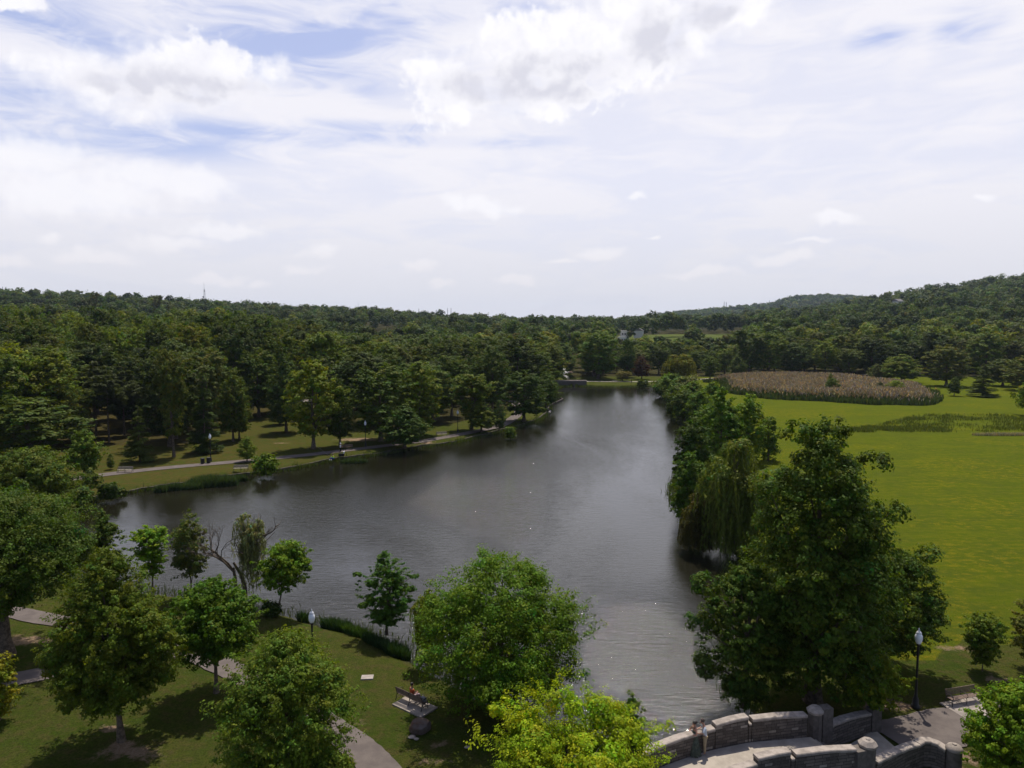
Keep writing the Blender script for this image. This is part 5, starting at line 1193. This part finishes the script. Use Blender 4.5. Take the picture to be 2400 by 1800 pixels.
def person(lab, loc, rz, A, L, h=1.75, lean=0., head=(0, .02, 0), top='shirt', bottom='khaki', shoes='slab', hair='hair', sleeve=.55, dress=False, cap=None, seat=False, hands=True, torso=None):
    """faces +Y. A: (elbowL, wristL, handdirL, elbowR, wristR, handdirR); L: (hipz, kneeL, ankleL, kneeR, ankleR)"""
    t = empty('person', loc, rz); k = h/1.75; t.scale = (k, k, k); tag(t, lab, 'person'); hz = L[0]
    def up(z): return (0, lean*(z-.95), hz+(z-.95))
    J = {}; E = []
    J['pel'] = (*up(.95), .135, .105); J['wai'] = (*up(1.10), .115, .09); J['che'] = (*up(1.30), .145, .105); J['nb'] = (*up(1.44), .075, .07)
    hx, hy, _ = head; c = up(1.53); J['nk'] = (c[0]+hx*.3, c[1]+hy*.3, c[2], .048, .05); c = up(1.585); J['jaw'] = (c[0]+hx, c[1]+hy+.012, c[2], .066, .075); c = up(1.66); J['hd'] = (c[0]+hx, c[1]+hy, c[2], .082, .095); c = up(1.71); J['cr'] = (c[0]+hx, c[1]+hy-.01, c[2], .062, .075)
    J['nose'] = (J['jaw'][0], J['jaw'][1]+.098, J['jaw'][2]+.035, .012, .012)
    E += [('pel', 'wai'), ('wai', 'che'), ('che', 'nb'), ('nb', 'nk'), ('nk', 'jaw'), ('jaw', 'hd'), ('hd', 'cr'), ('jaw', 'nose')]
    for sg_, pre, (el, wr, hd), (kn, an) in ((-1, 'l', A[:3], L[1:3]), (1, 'r', A[3:], L[3:5])):
        c = up(1.40); J[pre+'sh'] = (sg_*.175, c[1], c[2], .052, .052); J[pre+'el'] = (*el, .038, .038); J[pre+'w'] = (*wr, .024, .022); E += [('che', pre+'sh'), (pre+'sh', pre+'el'), (pre+'el', pre+'w')]
        if hands: hand(J, E, pre, wr, hd, (-sg_*.6, .3, .8))
        J[pre+'hp'] = (sg_*.085, up(.9)[1], hz-.05, .088, .09); kx = kn; J[pre+'kn'] = (*kx, .056, .058); J[pre+'an'] = (*an, .036, .040); J[pre+'to'] = (an[0], an[1]+.15, max(.035, an[2]-.045), .036, .03); E += [('pel', pre+'hp'), (pre+'hp', pre+'kn'), (pre+'kn', pre+'an'), (pre+'an', pre+'to')]
    ex = MB(); fc = J['jaw']
    for sg_ in (-1, 1): ex.ball((fc[0]+sg_*.030, fc[1]+.078, fc[2]+.062), (.012, .009, .008), 0, 8, 5); ex.ball((fc[0]+sg_*.083, fc[1]-.015, fc[2]+.04), (.012, .022, .032), 1, 8, 5)
    ex.ball((fc[0], fc[1]+.076, fc[2]-.010), (.022, .008, .006), 2, 8, 5)
    skin('body', J, E, [M['skin'], M['hair'], M['skin'], M['lips']], t, 2, 0, ex)
    def grown(keys, g): return {q: (*J[q][:3], J[q][3]+g, J[q][4]+g) for q in keys}
    T = grown(['wai', 'pel', 'che'], .026); ET = [('wai', 'pel'), ('wai', 'che')]; c = J['nb']; T['nb'] = (c[0], c[1], c[2]-.02, c[3]+.012, c[4]+.012); ET.append(('che', 'nb'))
    if not dress:
        T['pel'] = (*J['pel'][:2], J['pel'][2]-.03, .160, .128)
        for pre in 'lr':
            T[pre+'sh'] = (*J[pre+'sh'][:3], .066, .066); a = Vector(J[pre+'sh'][:3]).lerp(Vector(J[pre+'el'][:3]), min(1, sleeve*1.6)); T[pre+'sl'] = (*a, .054, .054); ET += [('che', pre+'sh'), (pre+'sh', pre+'sl')]
            if sleeve > .7: b_ = Vector(J[pre+'el'][:3]).lerp(Vector(J[pre+'w'][:3]), .85); T[pre+'sc'] = (*b_, .036, .036); ET.append((pre+'sl', pre+'sc'))
        skin('shirt', T, ET, M[top], t, 2)
        B = {'pel': (*J['pel'][:3], .128, .10)}; EB = []
        for pre in 'lr':
            for q, g in (('hp', .016), ('kn', .020), ('an', .024)): c = J[pre+q]; B[pre+q] = (c[0], c[1], c[2]+(.04 if q == 'an' else 0), c[3]+g, c[4]+g)
            EB += [('pel', pre+'hp'), (pre+'hp', pre+'kn'), (pre+'kn', pre+'an')]
        skin('trousers', B, EB, M[bottom], t, 2)
        for pre in 'lr':
            a, b_ = J[pre+'an'], J[pre+'to']; z0 = min(a[2], b_[2])-.028
            sh = MB(); sh.ball(((a[0]+b_[0])/2, (a[1]+b_[1])/2+.01, z0+.035), (.05, .145, .045), 0, 12, 8); sh.build('shoe', M[shoes], t)
    else:
        del T['nb']; ET = ET[:2]; T['che'] = (J['che'][0], J['che'][1], J['che'][2]-.03, .158, .122); skin('bodice', T, ET, M[top], t, 2)
        V = []; F = []; nn = 48; rings = [(1.09, .125, .01), (1.0, .155, .01), (.85, .185, .02), (.70, .215, .03), (.695, .225, .04), (.45, .27, .045), (.40, .275, .05), (.395, .29, .06), (.2, .345, .07), (.03, .385, .08)]
        for (z, r_, w2) in rings:
            for i in range(nn): a = 2*math.pi*i/nn; rr = r_*(1+w2*math.sin(a*9+z*3)+w2*.6*math.sin(a*17)); V.append((rr*math.cos(a)*1.02, up(min(z, .95))[1]*0+rr*math.sin(a)*.92, z))
        for i in range(len(rings)-1):
            for j in range(nn): F.append((i*nn+j, (i+1)*nn+j, (i+1)*nn+(j+1) % nn, i*nn+(j+1) % nn))
        MB().add(V, F, smooth=True).build('skirt', M[top], t)
        st = MB()
        for sg_ in (-1, 1): st.tube([(sg_*.085, .115, up(1.34)[2]), (sg_*.085, .05, up(1.475)[2]), (sg_*.08, -.10, up(1.34)[2])], .012, 6)
        st.build('straps', M[top], t)
    c = J['hd']; hb = MB()
    if cap: hb.lathe([(.105, -.015), (.104, .03), (.08, .085), (.02, .105)], 16, c=(c[0], c[1]-.005, c[2]+.01)); hb.box((c[0], c[1]+.13, c[2]+.0), (.15, .09, .012)); hb.build('cap', M[cap], t)
    else:
        hb.ball((c[0], c[1]-.022, c[2]+.022), (.098, .106, .10), 0, 16, 10)
        if dress: hb.ball((c[0], c[1]-.125, c[2]+.045), (.058, .058, .055), 0, 14, 9); hb.ball((c[0], c[1]-.07, c[2]-.03), (.075, .06, .06), 0, 14, 9)
        hb.build('hair', M[hair], t)
    return t
M['lips'] = mat('lips', (.25, .08, .07), .5, .3); M['hair_grey'] = mat('short_hair', (.05, .035, .03), .6, .2)
st_legs = (.93, (-.10, .01, .50), (-.10, 0, .09), (.10, .01, .50), (.10, 0, .09))
zc = 1.14
wx_, wy_ = P(1627, 1766, zc)
person('woman in long tiered olive dress with dark hair in a bun on the footbridge', (wx_, wy_, zc), R_(105), ((-.30, .06, 1.16), (-.10, .26, 1.04), (.9, .25, -.1), (.30, .08, 1.16), (.10, .27, 1.04), (-.9, .3, -.1)), st_legs, h=1.68, dress=True, top='dress', head=(-.03, .05, 0))
mx_, my_ = P(1651, 1767, zc)
person('man in a pale blue shirt and khaki trousers embracing the woman on the footbridge', (mx_, my_, zc), R_(82), ((-.30, .10, 1.17), (-.17, .34, 1.10), (.5, .8, -.1), (.30, .12, 1.17), (.19, .36, 1.10), (-.5, .8, -.1)), st_legs, h=1.78, head=(0, .07, 0), lean=.10, hair='hair_grey', sleeve=.62)
# seated person on the bench
bz = .06; ca, sa = math.cos(R_(-37)), math.sin(R_(-37)); lx, ly = .02, .08
person('person in an orange top with dark hair sitting on the near park bench', (-5.87+lx*ca-ly*sa, 39.50+lx*sa+ly*ca, bz+.0), R_(-50), ((-.26, .05, .74), (-.12, .32, .66), (.6, .7, 0), (.26, .05, .74), (.12, .32, .66), (-.6, .7, 0)),
       (.54, (-.11, .44, .53), (-.12, .52, .10), (.11, .46, .54), (.14, .56, .10)), h=1.66, lean=.02, top='orange', bottom='lilac', sleeve=.4, shoes='whitec')
b = MB(); b.box((0, 0, .10), (.34, .22, .20), top=.85); b.tube([(-.11, 0, .2), (-.08, 0, .36), (.08, 0, .36), (.11, 0, .2)], .012, 6); lx, ly = .86, .16
o = b.build('tote_bag', M['greyc'], loc=(-5.87+lx*ca-ly*sa, 39.50+lx*sa+ly*ca, bz+.458), rz=R_(-37)); tag(o, 'grey bag standing on the seat at the right end of the near bench', 'bag')
q = P(798, 1062)
person('walker in white cap and white top with dark trousers on the far path', (q[0], q[1], .04), R_(-60), ((-.26, -.02, 1.15), (-.22, .15, .98), (0, .6, -.6), (.26, .06, 1.16), (.18, .26, 1.05), (0, .9, .1)), (.92, (-.1, .14, .50), (-.1, .05, .10), (.1, -.02, .50), (.1, -.26, .13)), cap='whitec', top='whitec', bottom='blackc', shoes='blackc', hands=True)
q = P(781, 1076)
person('angler in bright yellow-green top and blue trousers sitting on the far bank', (q[0], q[1], -.06), R_(150), ((-.26, .1, .40), (-.12, .32, .36), (.3, .9, 0), (.26, .1, .40), (.12, .32, .36), (-.3, .9, 0)), (.16, (-.14, .36, .40), (-.16, .52, .08), (.14, .36, .42), (.18, .55, .08)), lean=.15, top='hivis', bottom='bluec', sleeve=.9, shoes='whitec')
b = MB(); b.tube([(0, 0, .35), (-1.2, -.9, 1.6), (-2.4, -1.9, 3.0)], [.018, .011, .005], 5); o = b.build('fishing_rod', M['greyc'], loc=(q[0]-.15, q[1]-.3, -.05)); tag(o, 'thin fishing rod held out over the water by the seated angler', 'fishing rod')
q = P(1480, 898)
person('distant figure in dark clothes standing on the far shore path', (q[0], q[1], .04), 1.0, ((-.26, 0, 1.14), (-.24, .1, .9), (0, .3, -.9), (.26, 0, 1.14), (.24, .1, .9), (0, .3, -.9)), st_legs, top='blackc', bottom='blackc', shoes='blackc', sleeve=.9, hair='hair_grey', hands=True)
q = P(800, 1069); b = MB(); b.box((0, 0, .20), (.9, .45, .38)); b.box((0, 0, .40), (.94, .49, .05)); o = b.build('tackle_box', M['blackc'], loc=(q[0], q[1], -.02), rz=.2); tag(o, 'black box on the grass between the angler and the walker', 'box')
q = P(806, 1063); b = MB(); b.lathe([(.13, 0), (.16, .34), (.165, .35)], 14); b.tube([(-.16, 0, .34), (-.1, 0, .55), (.1, 0, .55), (.16, 0, .34)], .01, 5); o = b.build('bucket', M['whitec'], loc=(q[0], q[1], .03)); tag(o, 'pale bucket by the path behind the walker', 'bucket')

# ------------------------------------------------------------------ cars and houses among the trees
def car_meshes(m_):
    prof = [(-2.2, .35), (-2.25, .75), (-1.9, .92), (-1.15, .98), (-.55, 1.42), (.75, 1.45), (1.45, 1.0), (2.1, .88), (2.25, .6), (2.2, .32)]
    def ex(prof, w1, w2, zs=1.05):
        V = [(x, -(w1 if z < zs else w2), z) for x, z in prof]+[(x, (w1 if z < zs else w2), z) for x, z in prof]; n = len(prof)
        return V, [tuple(range(n)), tuple(reversed(range(n, 2*n)))]+[(i, i+n, (i+1) % n+n, (i+1) % n) for i in range(n)]
    b = MB(); V, F = ex(prof, .88, .70); b.add(V, F); g = MB()
    for s_ in (-1, 1): g.add([(-.98, s_*.872, 1.04), (-.50, s_*.742, 1.36), (.70, s_*.742, 1.38), (1.25, s_*.872, 1.06)], [(0, 1, 2, 3) if s_ > 0 else (3, 2, 1, 0)])
    g.add([(1.47, -.72, 1.02), (1.47, .72, 1.02), (.80, .62, 1.43), (.80, -.62, 1.43)], [(0, 1, 2, 3)]); g.add([(-1.19, -.72, 1.0), (-1.19, .72, 1.0), (-.60, .62, 1.41), (-.60, -.62, 1.41)], [(3, 2, 1, 0)])
    w_ = MB(); w_.tube([(0, -.1, 0), (0, .1, 0)], .33, 16); rm = MB(); rm.tube([(0, -.105, 0), (0, .105, 0)], .2, 12)
    return b.mesh('body', M[m_]), g.mesh('windows', M['win']), w_.mesh('wheel', M['tyre']), rm.mesh('rim', M['steel'])
CM = {k: car_meshes(k) for k in ('carw', 'cars', 'card')}
for i, (px, py, k, lab) in enumerate([(361, 962, 'carw', 'white car glimpsed between the spruce and the half-bare tree'), (590, 947, 'carw', 'white parked car at the left end of the row behind the lawn'), (607, 946, 'cars', 'silver parked car behind the lawn, second in the row'), (626, 945, 'carw', 'white parked car in the middle of the row behind the lawn'),
      (645, 944, 'card', 'dark parked car in the row behind the lawn'), (664, 943, 'cars', 'silver parked car right of the dark one in the row'), (684, 942, 'carw', 'white parked car at the right end of the row behind the lawn'), (500, 952, 'cars', 'silver car glimpsed through the trees left of the row'), (430, 957, 'carw', 'white car seen through the trunks behind the half-bare tree')]):
    q = P(px, py); t = empty('parked_car', (q[0], q[1]-4.5, .0), .05+(i % 2)*3.14); tag(t, lab, 'car', 'cars parked behind the trees'); link('body', CM[k][0], t); link('windows', CM[k][1], t)
    for (a, c_) in ((-1.35, -.82), (1.35, -.82), (-1.35, .82), (1.35, .82)): link('rim', CM[k][3], link('wheel', CM[k][2], t, (a, c_, .33)))
def house(px, Y, w_, d, h, rh, lab, name='house', rz=0., wall_m='plaster', nwin=4, z=None, flat=False, dz=0):
    X = (px-1200)/FPX*(Y+1.8); z = float(terrain(X, Y)) if z is None else z
    t = empty(name, (X, Y, z+dz), rz); tag(t, lab, 'house'); MB().box((0, 0, h/2-.5), (w_, d, h+1)).build('wall', M[wall_m], t)
    if flat: MB().box((0, 0, h+.22), (w_+.6, d+.6, .4)).build('roof', M['plaster'], t)
    else:
        hw, hd = w_/2+.4, d/2+.4; V = [(-hw, -hd, h), (hw, -hd, h), (hw, hd, h), (-hw, hd, h), (-hw, 0, h+rh), (hw, 0, h+rh)]
        MB().add(V, [(0, 1, 5, 4), (2, 3, 4, 5), (1, 2, 5), (3, 0, 4), (3, 2, 1, 0)]).build('roof', M['roof'], t)
    for i in range(nwin):
        for lv in range(int(h//3)): MB().box((-w_/2+(i+.5)*w_/nwin, -d/2-.02, 1.6+lv*3), (1.1, .1, 1.5)).build('window', M['win'], t)
    return t
house(1462, 615, 6.5, 8, 7.2, 0, 'pale flat-roofed house block on the far slope beyond the lake', flat=True, nwin=3, dz=1.5); house(1456, 606, 6, 7, 3.6, 0, 'low pale wing in front of the flat-roofed house block', flat=True, nwin=3)
house(1495, 622, 6, 8, 5.6, 2.4, 'white gabled house right of the flat-roofed block', rz=1.3, nwin=3, dz=2.5); house(1507, 590, 5.5, 4, 2.2, 1.0, 'small dark wooden hut on the far open slope', 'hut', wall_m='brown', nwin=2)
house(250, 222, 12, 8, 6.2, 2.5, 'white house glimpsed through the dark pines on the left', rz=.1, nwin=5); house(2096, 760, 9, 8, 6, 2.5, 'small white house among trees on the right hillside', rz=.5, nwin=4, dz=13)
# ------------------------------------------------------------------ masts on the skyline
def mast(px, Y, tpy, w_, lab, dishes=0, kind='lattice'):
    X = (px-1200)/FPX*(Y+1.8); z0 = float(terrain(X, Y)); zt = H_CAM+(ray(1200, tpy)[2]/ray(1200, tpy)[1])*Y; Hm = zt-z0
    t = empty('radio_mast', (X, Y, z0)); tag(t, lab, 'mast'); b = MB(); n = max(6, int(Hm/4)); rad = .10*Y/700
    if kind == 'lattice':
        hl = Hm*.82; c3 = [(math.cos(a), math.sin(a)) for a in (.5, 2.6, 4.7)]
        def wd_(z): return w_*(1-.55*z/hl)
        for (cx, cy) in c3: b.tube([(cx*wd_(z), cy*wd_(z), z) for z in (0, hl)], [rad, rad*.8], 5)
        for i in range(n):
            za, zb_ = hl*i/n, hl*(i+1)/n
            for j in range(3):
                p_, q_ = c3[j], c3[(j+1) % 3]; b.tube([(p_[0]*wd_(za), p_[1]*wd_(za), za), (q_[0]*wd_(zb_), q_[1]*wd_(zb_), zb_)], rad*.6, 4)
        b.build('lattice', M['steel'], t); MB().tube([(0, 0, hl*.9), (0, 0, Hm)], [rad*1.5, rad*.8], 6).build('antenna', M['steel'], t)
        r_ = np.random.RandomState(int(px))
        for i in range(dishes):
            z = hl*(.45+.5*i/max(1, dishes-1)); a = r_.uniform(3.3, 6); d = MB(); d.lathe([(.2, -.3), (1.5, 0), (1.5, .35), (.3, .5)], 12); o = d.build('dish', M['steel'], t, loc=(math.cos(a)*wd_(z)*1.3, math.sin(a)*wd_(z)*1.3, z)); o.rotation_euler = (R_(90), 0, a)
    else: b.tube([(0, 0, 0), (0, 0, Hm)], [rad*3.5, rad*2.2], 6); b.build('pole', M['steel'], t)
mast(485, 1300, 662, 2.6, 'tall lattice radio mast with dishes on the left skyline', 6); mast(451, 1500, 689, 1.8, 'thin faint mast just left of the tall lattice one'); mast(17, 1300, 672, 1.2, 'thin pole mast at the left edge of the skyline', kind='pole')
mast(842, 1400, 709, 1.4, 'small mast on the skyline right of the tall lattice one'); mast(1185, 1600, 730, 1.8, 'faint twin-legged mast near the middle of the skyline'); mast(1462, 2300, 735, 2.5, 'faint mast where the far blue ridge starts')
for (px, ty, w2) in ((983, 723, 'lone slim chimney pole left of the close-set group'), (1024, 726, 'first pole of the close-set group on the skyline'), (1033, 729, 'short second pole of the close-set group'), (1050, 722, 'tall third pole of the close-set group'), (1058, 722, 'last pole of the close-set group on the right')): mast(px, 1400, ty, 1, w2, kind='pole')
mast(1694, 2900, 707, 2.5, 'left mast of the pair on the far blue ridge', kind='pole'); mast(1699, 2900, 708, 2.5, 'right mast of the pair on the far blue ridge', kind='pole'); mast(1799, 2900, 704, 2.5, 'single mast further right on the far blue ridge', kind='pole')
# dead standing trees on the skyline
for (px, Y, ty, lab) in ((226, 560, 682, 'flat-topped tree breaking the left skyline'), (376, 620, 690, 'bare-crowned tree breaking the skyline left of the radio mast')):
    X = (px-1200)/FPX*(Y+1.8); z = float(terrain(X, Y)); h = ztop(ty, Y)-z; plant_tree('broadleaf_tree', PR['lc'], X, Y, (.045, .052, .02), lab, 'tree', None, px, (1.1, 1.1, h/16), z)

# ------------------------------------------------------------------ air
hz = bpy.data.materials.new('haze'); hz.use_nodes = True; N = NT(hz.node_tree); N.n.remove(N.n['Principled BSDF'])
pv = N.node('ShaderNodeVolumePrincipled'); pv.inputs['Color'].default_value = (.62, .76, 1.0, 1); pv.inputs['Density'].default_value = .00005; pv.inputs['Anisotropy'].default_value = .2
N.l.new(pv.outputs[0], N.n['Material Output'].inputs['Volume'])
o = MB().box((0, 0, 0), (9600, 6600, 190)).build('haze', hz, loc=(0, 2400, 92)); tag(o, 'thin summer haze over the park', 'haze', kind='stuff')
